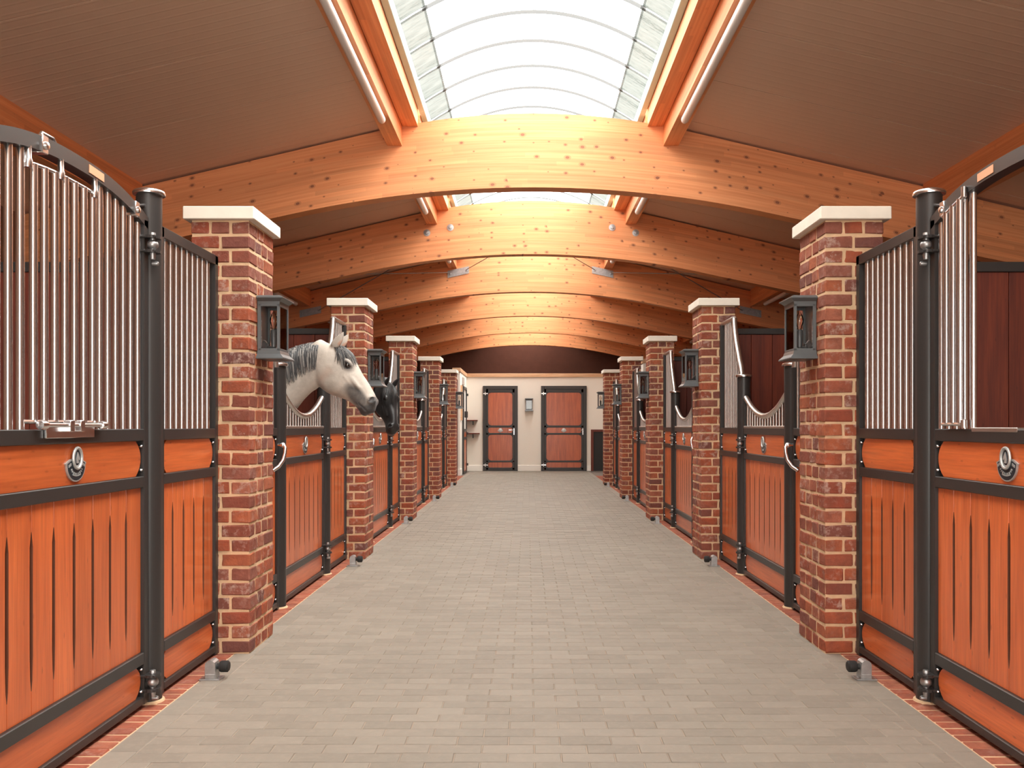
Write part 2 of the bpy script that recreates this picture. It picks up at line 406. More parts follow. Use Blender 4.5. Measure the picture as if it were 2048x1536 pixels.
# ------------------------------------------------------------------ floor
HW = 1.57                     # half width of the grey paving
Y_END = 23.0
fl = MB(); fl.box(XC-5.0, XC+5.0, -5.5, 27.2, -0.12, -0.012)
floor = link('floor', fl.mesh('floor', M_concrete)); tag(floor, 'paved aisle floor of grey brown clay pavers', 'floor', kind='structure')
jb = MB(); jb.box(XC-HW-0.005, XC+HW+0.005, -5.5, Y_END, -0.012, -0.0035)
link('joint_bed', jb.mesh('joint_bed', M_sandjoint), floor)
PL, PW = 0.192, 0.0845
hw_in = HW-0.105
def pav(l, w, key):
    def f():
        b = MB(); b.box(-l/2+.0018, l/2-.0018, -w/2+.0016, w/2-.0016, -0.010, 0.0, 0.0025, jit=0.0007); return b.mesh('paver', M_paver)
    return cached(('pav', round(l, 3), round(w, 3), key), f)
rest = MB(); cnt = 0
rows = int((Y_END-(-5.4))/PW)
start_y = 2.95
def put_paver(cx, cy, l, w):
    global cnt
    dz = random.uniform(-0.0012, 0.0008)
    if cnt < 300 and cy > start_y:
        o = link('paver', pav(l, w, random.randrange(3)), floor, (cx, cy, dz)); cnt += 1
    else:
        rest.box(cx-l/2+.0018, cx+l/2-.0018, cy-w/2+.0016, cy+w/2-.0016, -0.010, dz, 0.0025 if cy < 9 else 0, tone=random.random())
for i in range(rows):
    y = -5.4+(i+0.5)*PW
    if y < start_y-1.6: continue
    off = (i % 2)*PL/2
    x = -hw_in-off
    while x < hw_in-1e-4:
        a, b_ = max(x, -hw_in), min(x+PL, hw_in); x += PL
        if b_-a < 0.02: continue
        put_paver(XC+(a+b_)/2, y, b_-a, PW)
    if i % 3 == 0:
        pass
ln = 0.2
for sg in (-1, 1):
    y = start_y-1.6
    while y < Y_END-0.2:
        tone = random.random()
        rest.box(XC+sg*(hw_in+0.002), XC+sg*(HW-0.002), y+0.002, y+ln-0.002, -0.010, random.uniform(-.001, .0006), 0.0025 if y < 9 else 0, tone=tone)
        y += ln
ro = link('paver_field', rest.mesh('paver_field', M_paverA, tone=True), floor); ro['kind'] = 'stuff'
# near strip of floor behind the lens
nb = MB(); nb.box(XC-HW, XC+HW, -5.4, start_y-1.62, -0.011, -0.001); link('paving_slab', nb.mesh('paving_slab', M_paver), floor)

# red border bricks along both stall fronts
def border(sg):
    r = thing('trim_%d' % (1 if sg < 0 else 2), (XC+sg*1.685, 0, 0), 'red brick edging strip laid across under the stall fronts '+SIDE[sg], 'edging', kind='structure')
    b = MB(-sg); b.box(-0.11, 0.112, 2.0, 20.8, -0.012, -0.003); link('mortar_bed', b.mesh('mortar_bed', M_mortar), r)
    def f():
        q = MB(-sg); q.box(-0.105, 0.108, -0.031, 0.031, -0.010, 0.0, 0.003, jit=0.0012); return q.mesh('brick', M_border)
    ms = [f() for _ in range(4)]
    y = 2.2; n = 0
    while y < 20.8:
        k = math.floor((y-4.5)/3.2); 
        if n < 290: link('brick', random.choice(ms), r, (0, y, random.uniform(-.001, .001))); n += 1
        y += 0.0725
    return r
for sg in (-1, 1): border(sg)

# ------------------------------------------------------------------ brick pillars
PY = [4.5+3.2*i for i in range(5)]
PD, PWD = 0.42, 0.303
J = 0.012
def course(kind):
    """bricks of one course: (x0,x1,y0,y1), x: 0 = aisle face going outwards negative, y: 0 = front"""
    out = []
    if kind == 0:
        w = (PWD-2*J)/3
        ys = [(0, .135), (.145, .245), (.255, PD)]
        for (a, b) in (ys[0], ys[2]):
            for k in range(3): out.append((-(k*(w+J)+w), -(k*(w+J)), a, b))
        w2 = (PWD-J)/2
        for k in range(2): out.append((-(k*(w2+J)+w2), -(k*(w2+J)), ys[1][0], ys[1][1]))
    else:
        w2 = (PWD-J)/2; d = (PD-3*J)/4
        for j in range(4):
            for k in range(2): out.append((-(k*(w2+J)+w2), -(k*(w2+J)), j*(d+J), j*(d+J)+d))
    return out
def brick_mesh(w, d, v):
    def f():
        st = random.getstate(); random.seed(int(w*9000+d*7000)+v)
        b = MB(); b.box(-w/2, w/2, -d/2, d/2, 0, 0.062, 0.0050, jit=0.0028); me = b.mesh('brick', M_brick)
        random.setstate(st); return me
    return cached(('brick', round(w, 4), round(d, 4), v), f)
CH = 0.075; NC = 30
def pillar(sg, i):
    wh = 'facing the stalls aisle, '+SIDE[sg]
    lab = '%s red brick pillar %s, cream stone cap' % (ORD[i] if i else 'nearest', SIDE[sg])
    if i == 4: lab = 'farthest red brick pillar %s, beside the white end wall' % SIDE[sg]
    r = thing('brick_pillar', (XC+sg*1.492, PY[i], 0), lab, 'pillar', "brick pillars between the stalls")
    m = -sg
    core = MB(m); core.box(-PWD+0.004, -0.004, 0.004, PD-0.004, 0, NC*CH, 0)
    link('mortar', core.mesh('mortar', M_mortar), r)
    far = MB(m)
    for c in range(NC):
        z = c*CH+0.005
        for (x0, x1, y0, y1) in course((NC-1-c) % 2):
            pr = random.uniform(0, 0.0025)
            if i < 3:
                me = brick_mesh(x1-x0, y1-y0, random.randrange(5))
                o = link('brick', me, r, (m*(x0+x1)/2+random.uniform(-.0015, .0015), (y0+y1)/2-pr+0.001, z))
                if random.random() < .5: o.rotation_euler = (0, 0, pi)
            else:
                far.box(x0, x1, y0, y1, z, z+0.062, 0.004, tone=random.random(), jit=0.0015)
    if i >= 3:
        o = link('brickwork', far.mesh('brickwork', M_brickA, tone=True), r); o['kind'] = 'stuff'
    cap = MB(m); cap.box(-PWD-0.032, 0.032, -0.032, PD+0.032, NC*CH, NC*CH+0.066, 0.004)
    cap.box(-PWD+0.01, -0.01, 0.01, PD-0.01, NC*CH-0.001, NC*CH+0.002)
    link('capstone', cap.mesh('capstone', M_cap), r)
    return r
for sg in (-1, 1):
    for i in range(5): pillar(sg, i)

# ------------------------------------------------------------------ stall fronts
GX = 1.679
def board_mesh(w, z0, z1, m, groove=(True, True), mtl=None):
    def f():
        b = MB(m); t0, t1 = -0.012, 0.010; g = 0.0075; gd = 0.016; gz0, gz1 = 0.35, 0.835
        zs = [z0, gz0-0.035, gz0, gz0+.08, gz1-.05, gz1, z1]; cs = [0, 0, .6, 1, 1, .0, 0]
        vs = []; rings = []
        for z, c in zip(zs, cs):
            cl = g*c if groove[0] else 0; cr = g*c if groove[1] else 0
            dl = gd*c if groove[0] else 0; dr = gd*c if groove[1] else 0
            e = 0.0012
            ring = [(t0, -w/2+e, z), (t1-.001-dl, -w/2+e, z), (t1-.0012-dl, -w/2+.0016+cl*.9, z), (t1, -w/2+.002+cl, z), (t1, w/2-.002-cr, z), (t1-.0012-dr, w/2-.0016-cr*.9, z), (t1-.001-dr, w/2-e, z), (t0, w/2-e, z)]
            rings.append(ring); vs += ring
        n = 8; fs = []
        for i in range(len(zs)-1):
            for k in range(n):
                k2 = (k+1) % n; fs.append((i*n+k, i*n+k2, (i+1)*n+k2, (i+1)*n+k))
        fs.append(tuple(range(n))); fs.append(tuple(range((len(zs)-1)*n, len(zs)*n)))
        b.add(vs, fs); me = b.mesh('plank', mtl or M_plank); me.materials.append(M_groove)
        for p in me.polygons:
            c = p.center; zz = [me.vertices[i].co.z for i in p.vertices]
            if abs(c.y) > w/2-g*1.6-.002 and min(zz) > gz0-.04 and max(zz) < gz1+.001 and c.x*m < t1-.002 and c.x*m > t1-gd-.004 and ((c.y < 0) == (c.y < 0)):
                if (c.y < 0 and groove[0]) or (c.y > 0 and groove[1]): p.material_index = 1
        return me
    return cached(('board', round(w, 4), z0, z1, m, groove), f)

def band_poly(W, z0, z1, ins=0.046):
    pts = []; n = 8; h = (z1-z0)
    for k in range(n+1):
        t = k/n*2-1; pts.append((W/2-ins*(abs(t)**2.2)*1.0, z0+h*(t+1)/2))
    L_ = [(-p[0], p[1]) for p in pts[::-1]]
    return pts+L_
def bolt_mesh(m):
    def f():
        b = MB(m); b.lathe([(0.0001, .009), (.004, .0085), (.0065, .005), (.0068, 0), (.0068, -.014)], (0, 0, 0), 0, 8); return b.mesh('bolt', M_steel, True)
    return cached(('bolt', m), f)
RAILS = [(0.018, 0.052), (0.185, 0.235), (0.925, 0.972), (1.12, 1.17)]
def lower_panel(r, Wd, m, nb, z_low=0.018, st=0.04):
    """frame stiles/rails below the bars, band panels, planks"""
    Wi = Wd-2*st
    for z0, z1 in RAILS:
        def fr(): q = MB(m); q.box(-.025, .025, -Wi/2, Wi/2, z0, z1, 0.003); return q.mesh('rail', M_black)
        link('rail', cached(('rail', Wd, m, z0), fr), r)
    # gusset backing behind the two bands
    for (z0, z1) in ((0.050, 0.187), (0.970, 1.122)):
        def fb(): q = MB(m); q.box(-.016, -.002, -Wi/2, Wi/2, z0, z1); return q.mesh('backing_plate', M_black)
        link('backing_plate', cached(('bkp', Wd, m, z0), fb), r)
    def band(z0, z1):
        q = MB(m); q.prism(band_poly(Wi-0.012, z0, z1), 0, -.002, .012); return q.mesh('band_panel', M_band)
    link('top_band', cached(('tb', Wd, m), lambda: band(0.973, 1.119)), r)
    link('kick_band', cached(('kb', Wd, m), lambda: band(0.053, 0.184)), r)
    bm_ = bolt_mesh(m)
    for z in (0.998, 1.098, 0.072, 0.165):
        for s in (-1, 1): link('bolt', bm_, r, (m*0.012, s*(Wi/2-0.008), z))
    pw = Wi/nb
    for k in range(nb):
        me = board_mesh(pw, 0.236, 0.924, m, (k > 0, k < nb-1))
        link('plank', me, r, (0, -Wi/2+(k+.5)*pw, 0))
def stiles(r, Wd, m, z0, z1l, z1r, st=0.04, name='stile'):
    for s, z1 in ((-1, z1l), (1, z1r)):
        def f():
            b = MB(m); b.box(-.025, .025, s*Wd/2, s*(Wd/2-st), z0, z1, 0.003); return b.mesh(name, M_black)
        link(name, cached(('stile', Wd, m, s, z0, z1, st), f), r)
def bar_obj(r, y, z0, z1, rad, m=1, mtl=None, x=0):
    me = cached(('bar', round(z1-z0, 3), rad), lambda: (lambda b: (b.tube([(0, 0, 0), (0, 0, z1-z0)], rad, 14), b.mesh('bar', mtl or M_steel, True))[1])(MB()))
    return link('bar', me, r, (x*m, y, z0))

def emblem(r, m, y=0.0, z=1.047, x=0.012, k=1.0):
    def f():
        b = MB(m)
        # shield: pewter rim, enamel field
        def shield(s):
            pts = []
            for t in range(0, 13):
                a = -pi*t/12; pts.append((0.064*s*cos(a)*(1-.06*sin(-a)), -0.010+0.054*s*sin(a)))
            pts += [(-0.064*s, -0.006), (-0.070*s, 0.002), (-0.040*s, 0.016*s), (0.0, 0.022*s), (0.040*s, 0.016*s), (0.070*s, 0.002), (0.064*s, -0.006)]
            return [(p[0], p[1]) for p in pts]
        b.prism(shield(1.0), 0, 0, 0.006)
        # horseshoe oval
        pts = [(0.0, 0.029*cos(t*pi/12)*1.0, 0.020+0.037*sin(t*pi/12)) for t in range(24)]
        pts = [(0.011, p[1], p[2]) for p in pts]; pts.append(pts[0])
        b.tube(pts, 0.0052, 8, False)
        b.prism([(0.026*cos(t*pi/10), 0.020+0.034*sin(t*pi/10)) for t in range(20)], 0, 0.004, 0.009)
        return b.mesh('emblem', M_pewter, True)
    e = link('emblem', cached(('emb', m), f), r, (x*m, y, z)); e['label'] = 'small pewter shield badge with raised oval'
    def g():
        b = MB(m)
        def shield(s):
            pts = []
            for t in range(0, 13):
                a = -pi*t/12; pts.append((0.058*cos(a)*(1-.06*sin(-a)), -0.011+0.048*sin(a)))
            pts += [(-0.060, 0.001), (-0.038, 0.010), (0.0, 0.016), (0.038, 0.010), (0.060, 0.001)]; return pts
        b.prism(shield(1), 0, 0.0055, 0.0072)
        b.prism([(0.020*cos(t*pi/10), 0.022+0.027*sin(t*pi/10)) for t in range(20)], 0, 0.0085, 0.0100)
        return b.mesh('emblem_field', M_enamel)
    link('emblem_field', cached(('embf', m), g), e)
    def h():
        b = MB(m)
        # two arcs of raised worn lettering strokes
        for (R_, zc, n, a0, a1, hh) in ((0.034, -0.010, 9, -2.75, -0.40, .0075), (0.047, -0.006, 9, -2.05, -1.10, .0042)):
            for t in range(n):
                a = a0+(a1-a0)*t/(n-1)
                cy_, cz_ = R_*cos(a)*1.12, zc+R_*sin(a)*0.78
                w = 0.0016 if t % 3 else 0.0026
                dy, dz = cos(a)*hh/2, sin(a)*hh/2; ty, tz = -sin(a)*w, cos(a)*w
                b.prism([(cy_-dy-ty, cz_-dz-tz), (cy_+dy-ty, cz_+dz-tz), (cy_+dy+ty, cz_+dz+tz), (cy_-dy+ty, cz_-dz+tz)], 0, 0.007, 0.0092)
        for s in (-1, 1):
            for t in range(3):
                yy = s*(0.040+0.006*t); b.box(.007, .0092, yy-.0018, yy+.0018, -.006-.003*t, .004-.003*t)
        # horse head in the oval
        P = [(-.008, -.004), (-.010, .010), (-.004, .026), (.000, .036), (.004, .030), (.010, .020), (.014, .010), (.010, .006), (.003, .012), (.006, -.004)]
        b.prism([(p[0], p[1]+0.006) for p in P], 0, 0.0095, 0.0125)
        return b.mesh('emblem_lettering', M_pewter)
    link('emblem_lettering', cached(('embl', m), h), e)
    return e

def post(sg, y, h, label):
    r = thing('stall_post', (XC+sg*GX, y, 0), label, 'post', 'round black stall posts')
    m = -sg
    def f():
        b = MB(m); b.lathe([(0.053, -.004), (0.053, h-0.012)], n=24); return b.mesh('shaft', M_black, True)
    link('shaft', cached(('shaft', h, m), f), r)
    def g():
        b = MB(m); b.lathe([(0.056, h-.014), (0.066, h-.010), (0.0675, h-.002), (0.064, h+.006), (0.045, h+.013), (0.02, h+.016), (0.001, h+.017)], n=24); return b.mesh('cap', M_steel, True)
    link('cap', cached(('pcap', h, m), g), r)
    def q():
        b = MB(m); b.lathe([(0.066, -.003), (0.062, .006), (0.054, .009)], n=20); return b.mesh('mortar_collar', M_mortar, True)
    link('mortar_collar', cached(('coll', m), q), r)
    return r
def hinge(r, z, y, m):
    """hinge knuckle with eye bolt, on the aisle side of the post"""
    def f():
        b = MB(m)
        for dz in (-.030, .030):
            b.box(-0.005, 0.075, -.060, -.006, dz-.005, dz+.005, .002)
            b.lathe([(.034, dz-.006), (.034, dz+.006)], (0.050, -.03, 0), 2, 14)
        return b.mesh('hinge', M_black)
    h = link('hinge', cached(('hinge', m), f), r, (0.0, y, z))
    def g():
        b = MB(m); b.lathe([(0.001, -.020), (.012, -.019), (.021, -.010), (.023, 0), (.021, .010), (.012, .019), (.001, .020)], (.052, -.03, 0), 2, 14)
        b.lathe([(.010, -.062), (.012, -.045), (.012, .045), (.001, .050)], (.052, -.03, 0), 2, 10)
        b.lathe([(.001, .052), (.012, .050), (.013, .040)], (.052, -.03, 0), 2, 8)
        b.lathe([(.001, .067), (.008, .064), (.010, .058), (.010, .040)], (0, -.005, -.075), 0, 10)
        return b.mesh('hinge_pin', M_galv, True)
    link('hinge_pin', cached(('hpin', m), g), h)

def arch_z(y, Wd):   # top edge of the tall arched door; y from -W/2 (near) to W/2 (far)
    t = y/(Wd/2); return 2.150-0.088*abs(t)**2.4
def stall(k, sg):
    m = -sg; y0 = 3.2*k
    where = SIDE[sg]; nth = ORD[k]
    tall = (k == 0)
    near_y, far_y = 2.46+y0, 3.735+y0
    hp = 2.185 if tall else 1.585
    post(sg, far_y, hp, '%s black hinge post of the %s stall door %s' % ('tall' if tall else 'short', nth, where))
    latch = None
    latch = post(sg, near_y, hp, '%s black latch post of the %s stall door %s' % ('tall' if tall else 'short', nth, where))
    # ---- side panels
    specs = [('far', far_y+0.056, PY[k] if k < 5 else 0)]
    if k > 0: specs.append(('near', PY[k-1]+PD+0.004, near_y-0.056))
    for which, a, b_ in specs:
        Wd = round(b_-a-0.002, 3); yc = (a+b_)/2
        nm = 'fixed side panel between the %s %s and %s brick pillar %s'
        lab = 'fixed side panel %s the %s stall door %s' % ('behind' if which == 'far' else 'in front of', nth, where)
        if tall: lab = 'tall straight-topped barred side panel behind the nearest stall door '+where
        r = thing('side_panel', (XC+sg*GX, yc, 0), lab, 'stall panel', 'fixed side panels of the stall fronts')
        lower_panel(r, Wd, m, 5)
        if tall:
            stiles(r, Wd, m, 0.004, 2.06, 2.06)
            def f():
                q = MB(m); q.box(-.025, .025, -Wd/2, Wd/2, 2.012, 2.062, .003); return q.mesh('top_rail', M_black)
            link('top_rail', cached(('trail', Wd, m), f), r)
            n = 9; p = 0.0645
            for j in range(n):
                bar_obj(r, -Wd/2+0.04+0.042+j*p+.02, 1.168, 2.014, 0.0125, m)
        else:
            d = 1 if which == 'far' else -1      # post end at -d
            e0 = -d*Wd/2
            cur = [(0.0, 1.555), (0.010, 1.60), (.030, 1.655), (.075, 1.715), (.125, 1.79), (.18, 1.87), (.225, 1.95), (.255, 2.02), (.270, 2.085)]
            pts = [(0, e0+d*u, z) for u, z in cur]
            top = [(0, e0+d*.270, 2.085), (0, d*Wd/2-d*.004, 2.085)]
            def f():
                q = MB(m); q.tube(pts, 0.024, 12); q.tube(top, 0.020, 12); return q.mesh('swan_neck_rail', M_brushed, True)
            o = link('swan_neck_rail', cached(('swan', Wd, m, d), f), r)
            stiles(r, Wd, m, 0.004, 2.075 if d == -1 else 1.56, 2.075 if d == 1 else 1.56)
            for j in range(10):
                u = 0.058+j*0.0585
                if u > Wd-0.055: break
                zt = 2.075
                for (u0, z0), (u1, z1) in zip(cur, cur[1:]):
                    if u0 <= u <= u1: zt = z0+(z1-z0)*(u-u0)/(u1-u0)-.008
                bar_obj(r, e0+d*u, 1.168, round(zt, 3), 0.009, m, M_brushed)
    # ---- door
    Wd = 1.148; yc = (near_y+far_y)/2
    if tall:
        lab = 'tall arch-topped orange stall door with %s, nearest %s' % ('full chrome bars' if sg < 0 else 'its bar hatch open', where)
    else:
        extra = {(-1, 1): 'white horse leaning over it', (-1, 2): 'black horse leaning over it'}.get((sg, k))
        lab = 'orange stall door, dipped steel rail, %s' % extra if extra else 'orange stall door with dipped steel rail, %s %s' % (nth, where)
    r = thing('stall_door', (XC+sg*GX, yc, 0), lab, 'stall door', 'stall doors along the aisle')
    lower_panel(r, Wd, m, 8)
    emblem(r, m)
    if tall:
        stiles(r, Wd, m, 0.015, 2.05, 2.05)
        def f():
            q = MB(m); n = 24; ys = [-Wd/2+Wd*j/n for j in range(n+1)]
            up = [(y, arch_z(y, Wd)) for y in ys]; lo = [(y, arch_z(y, Wd)-0.050) for y in ys]
            for j in range(n):
                q.prism([lo[j], lo[j+1], up[j+1], up[j]], 0, -.025, .025)
            me = q.mesh('arch_rail', M_black)
            bm = bmesh.new(); bm.from_mesh(me); bmesh.ops.remove_doubles(bm, verts=bm.verts, dist=1e-5); bm.to_mesh(me); bm.free(); return me
        link('arch_rail', f(), r)
        j = 0; y = -Wd/2+0.040+0.028
        while y < Wd/2-0.045:
            gap = False
            zt = arch_z(y, Wd)-0.046
            in_h = (-0.30 < y < 0.14)
            if sg > 0 and -0.06 < y < 0.26: pass
            elif in_h and sg < 0: bar_obj(r, y, 1.195, round(zt-0.05, 3), 0.0132, m, x=0.006)
            elif sg > 0 and y >= 0.26: bar_obj(r, y, 1.168, round(zt+.0, 3), 0.0132, m)
            else: bar_obj(r, y, 1.168, round(zt, 3), 0.0132, m)
            y += 0.0645
        if sg > 0:   # bars of the swung-open hatch folded back against the bars near the post
            for j in range(3): bar_obj(r, 0.30+j*0.055, 1.195, 2.07-j*.012, 0.0132, m, x=0.035)
            q = MB(m); q.tube([(.035, .27, 2.075), (.035, .44, 2.035)], .008, 8); q.tube([(.035, .27, 1.19), (.035, .44, 1.19)], .008, 8)
            q.lathe([(.001, 2.115), (.010, 2.11), (.011, 2.07)], (.035, .27, 0), 2, 10)
            q.lathe([(.001, 1.21), (.012, 1.205), (.013, 1.175)], (.035, .27, 0), 2, 10)
            link('hatch_frame', q.mesh('hatch_frame', M_steel, True), r)
            q = MB(m); q.box(-.026, .027, -.08, .23, 1.160, 1.176, .002); link('sill_plate', q.mesh('sill_plate', M_brushed), r)
        else:
            q = MB(m); a, b_ = -0.315, 0.155
            q.tube([(.008, y, arch_z(y, Wd)-0.096) for y in [a+(b_-a)*t/10 for t in range(11)]], .0065, 8)
            q.tube([(.008, a, 1.196), (.008, b_, 1.196)], .0075, 8)
            for yy in (a+.02, (a+b_)/2-.02, b_-.02):
                zz = arch_z(yy, Wd)-.085
                q.lathe([(.001, zz+.045), (.010, zz+.04), (.011, zz), (.014, zz-.008), (.012, zz-.03)], (.016, yy, 0), 2, 10)
            link('hatch_frame', q.mesh('hatch_frame', M_steel, True), r)
        # latch bar above the middle rail
        q = MB(m); c0 = -0.06 if sg < 0 else 0.27
        if sg < 0:
            q.box(.025, .034, c0-.16, c0+.16, 1.140, 1.190, .002)
            q.tube([(.044, c0-.20, 1.185), (.044, c0+.20, 1.185)], .008, 10)
            for yy in (-.035, .035): q.box(.030, .056, c0+yy-.014, c0+yy+.014, 1.162, 1.202, .002)
            for yy in (-.20, .20): q.lathe([(.001, -.02), (.014, -.018), (.017, 0), (.014, .018), (.001, .02)], (.044, c0+yy, 1.185), 1, 12)
            link('latch_bar', q.mesh('latch_bar', M_steel, True), r)
        # arch fittings: clips and the small copper coloured plate
        q = MB(m)
        for yy in (-0.22, 0.46):
            zz = arch_z(yy, Wd)
            q.box(-.030, .031, yy-.018, yy+.018, zz-.056, zz+.004, .002)
            q.lathe([(.001, .041), (.012, .039), (.014, .031)], (0, yy, zz-.03), 0, 10)
        q.tube([(0, -.20, arch_z(-.2, Wd)+.006), (0, -.19, arch_z(-.2, Wd)+.022), (0, -.12, arch_z(-.12, Wd)+.020), (0, -.10, arch_z(-.1, Wd)+.004)], .006, 8)
        q.tube([(0, .48, arch_z(.48, Wd)+.004), (0, .52, arch_z(.5, Wd)+.016), (0, .60, 2.125)], .007, 8)
        link('arch_clip', q.mesh('arch_clip', M_steel, True), r)
        q = MB(m); ya, yb = 0.075, 0.185
        q.prism([(ya, arch_z(ya, Wd)-.040), (yb, arch_z(yb, Wd)-.040), (yb, arch_z(yb, Wd)-.010), (ya, arch_z(ya, Wd)-.010)], 0, .024, .0275)
        o = link('plate', q.mesh('plate', M_bronze), r); o['label'] = 'small blank copper coloured plate'
        hinge(r, 1.945, Wd/2+.010, m); hinge(r, 0.105, Wd/2+.010, m)
    else:
        stiles(r, Wd, m, 0.015, 1.40, 1.40)
        def yk(u):   # u -1..1
            return 1.255+0.150*abs(u)**1.9
        n = 20; a = Wd/2-.028
        pts = [(0.004, -a+2*a*j/n, yk(-1+2*j/n)) for j in range(n+1)]
        def f():
            q = MB(m); q.tube(pts, 0.021, 14); return q.mesh('dipped_rail', M_brushed, True)
        link('dipped_rail', cached(('yoke', m), f), r)
        def g():
            q = MB(m); q.box(-.02, .027, -Wd/2+.04, Wd/2-.04, 1.166, 1.184, .003); return q.mesh('steel_rail', M_brushed)
        link('steel_rail', cached(('yrail', m), g), r)
        j = 0; nb_ = 15
        for j in range(nb_):
            y = -Wd/2+0.078+j*(Wd-0.156)/(nb_-1)
            bar_obj(r, y, 1.18, round(yk(y/a)-.010, 3), 0.009, m, M_brushed, x=.003)
        hinge(r, 1.045, Wd/2+.010, m); hinge(r, 0.215, Wd/2+.010, m)
        # curved pull handle on the near side of the latch post
        def h():
            q = MB(m)
            q.lathe([(.001, .072), (.012, .070), (.019, .060), (.019, .050), (.010, .038), (.010, .0)], (0, -.085, 1.06), 0, 14)
            q.tube([(.0, -.045, 1.06), (.01, -.085, 1.06)], .012, 8)
            P_ = [(.060, -.085, 1.06), (.074, -.092, 1.045), (.076, -.105, 1.01), (.070, -.125, .965), (.050, -.155, .925), (.020, -.185, .90)]
            q.tube(P_, [.013, .012, .0115, .0115, .012, .012], 12)
            return q.mesh('pull_handle', M_steel, True)
        link('pull_handle', cached(('pull', m), h), latch)
for sg in (-1, 1):
    for k in range(5): stall(k, sg)

# ------------------------------------------------------------------ partitions between the stalls, outer walls
HO = 4.9
for sg in (-1, 1):
    m = -sg
    for i in range(5):
        y = PY[i]+0.24
        r = thing('stall_partition', (XC+sg*(1.80), y, 0), 'dark red boarded partition behind the %s brick pillar %s' % (ORD[i], SIDE[sg]), 'partition', 'boarded partitions between stalls')
        Wt = HO-1.80-0.02; n = 16; w = Wt/n
        def f(): b = MB(); b.box(-w/2+.0015, w/2-.0015, -.02, .02, 0.0, 2.00, .003); return b.mesh('plank', M_red)
        me = cached('ppl', f)
        for j in range(n): link('plank', me, r, (sg*(j+.5)*w, 0, 0.02))
        b = MB(); b.box(0, sg*Wt, -.03, .03, 2.02, 2.075, .004); link('top_rail', b.mesh('top_rail', M_black), r)
        b = MB(); b.box(sg*-.045, 0, -.03, .03, 0, 2.075, .004); link('end_post', b.mesh('end_post', M_black), r)
    ow = MB(); ow.box(XC+sg*HO, XC+sg*(HO+.12), -5.5, 27.2, -.1, 3.25)
    tag(link('wall_left' if sg < 0 else 'wall_right', ow.mesh('outer_wall', M_outer)), 'plain outer wall behind the stalls '+SIDE[sg], 'wall', kind='structure')

# ------------------------------------------------------------------ roof
def ztop(h):
    h = abs(h)
    return 4.17-.0783*h*h if h < 1.5 else 3.994-.235*(h-1.5)
def zbot(h):
    h = abs(h)
    return 3.46-.048*h*h if h < 2.42 else 3.179-.205*(h-2.42)
BEAMS = [1.2]+[8.27+3.2*i for i in range(6)]
BT = 0.16
def beam_mesh():
    me = bpy.data.meshes.new('roof_beam'); n = 56; hs = [-4.95+9.9*i/n for i in range(n+1)]
    v = []; f = []; uv = []
    for h in hs:
        for y in (0, BT):
            v += [(h, y, zbot(h)), (h, y, ztop(h)-.004)]
    for i in range(n):
        a = i*4; b = a+4
        H = lambda t: (ztop(hs[t])-zbot(hs[t]))
        f.append((a, b, b+1, a+1)); uv += [(hs[i], 0), (hs[i+1], 0), (hs[i+1], H(i+1)), (hs[i], H(i))]
        f.append((a+2, a+3, b+3, b+2)); uv += [(hs[i]+20, 0), (hs[i]+20, H(i)), (hs[i+1]+20, H(i+1)), (hs[i+1]+20, 0)]
        f.append((a, a+2, b+2, b)); uv += [(hs[i]+40, 0), (hs[i]+40, .002), (hs[i+1]+40, .002), (hs[i+1]+40, 0)]
        f.append((a+1, b+1, b+3, a+3)); uv += [(hs[i]+60, 0), (hs[i+1]+60, 0), (hs[i+1]+60, .002), (hs[i]+60, .002)]
    e = n*4
    f.append((0, 1, 3, 2)); uv += [(0, 0)]*4
    f.append((e, e+2, e+3, e+1)); uv += [(0, 0)]*4
    me.from_pydata(v, [], f); l = me.uv_layers.new(name='lam')
    for i, c in enumerate(uv): l.data[i].uv = c
    me.materials.append(M_glulam); me.update(); return me
BM_ = beam_mesh()
blabs = ['arched laminated timber beam above and behind the entrance', 'nearest arched laminated timber beam, its face the largest of all',
         'second arched laminated timber beam, with four bolt washers', 'third arched laminated timber beam, carrying grey bracing plates',
         'fourth arched laminated timber beam, behind the braced one', 'fifth arched laminated timber beam, before the last', 'last arched laminated timber beam, in front of the brown gable']
for i, y in enumerate(BEAMS):
    o = link('roof_beam', BM_, None, (XC, y, 0)); tag(o, blabs[i], 'beam', 'arched roof beams')
    if i == 2:
        for h, z in ((-1.38, 3.74), (-1.07, 3.81), (1.07, 3.81), (1.38, 3.74)):
            b = MB(); b.lathe([(.045, 0), (.045, -.006), (.022, -.008), (.020, -.020), (.001, -.022)], (0, 0, 0), 1, 18)
            w = link('bolt_washer', b.mesh('bolt_washer', M_galv, True), o, (h, 0, z))
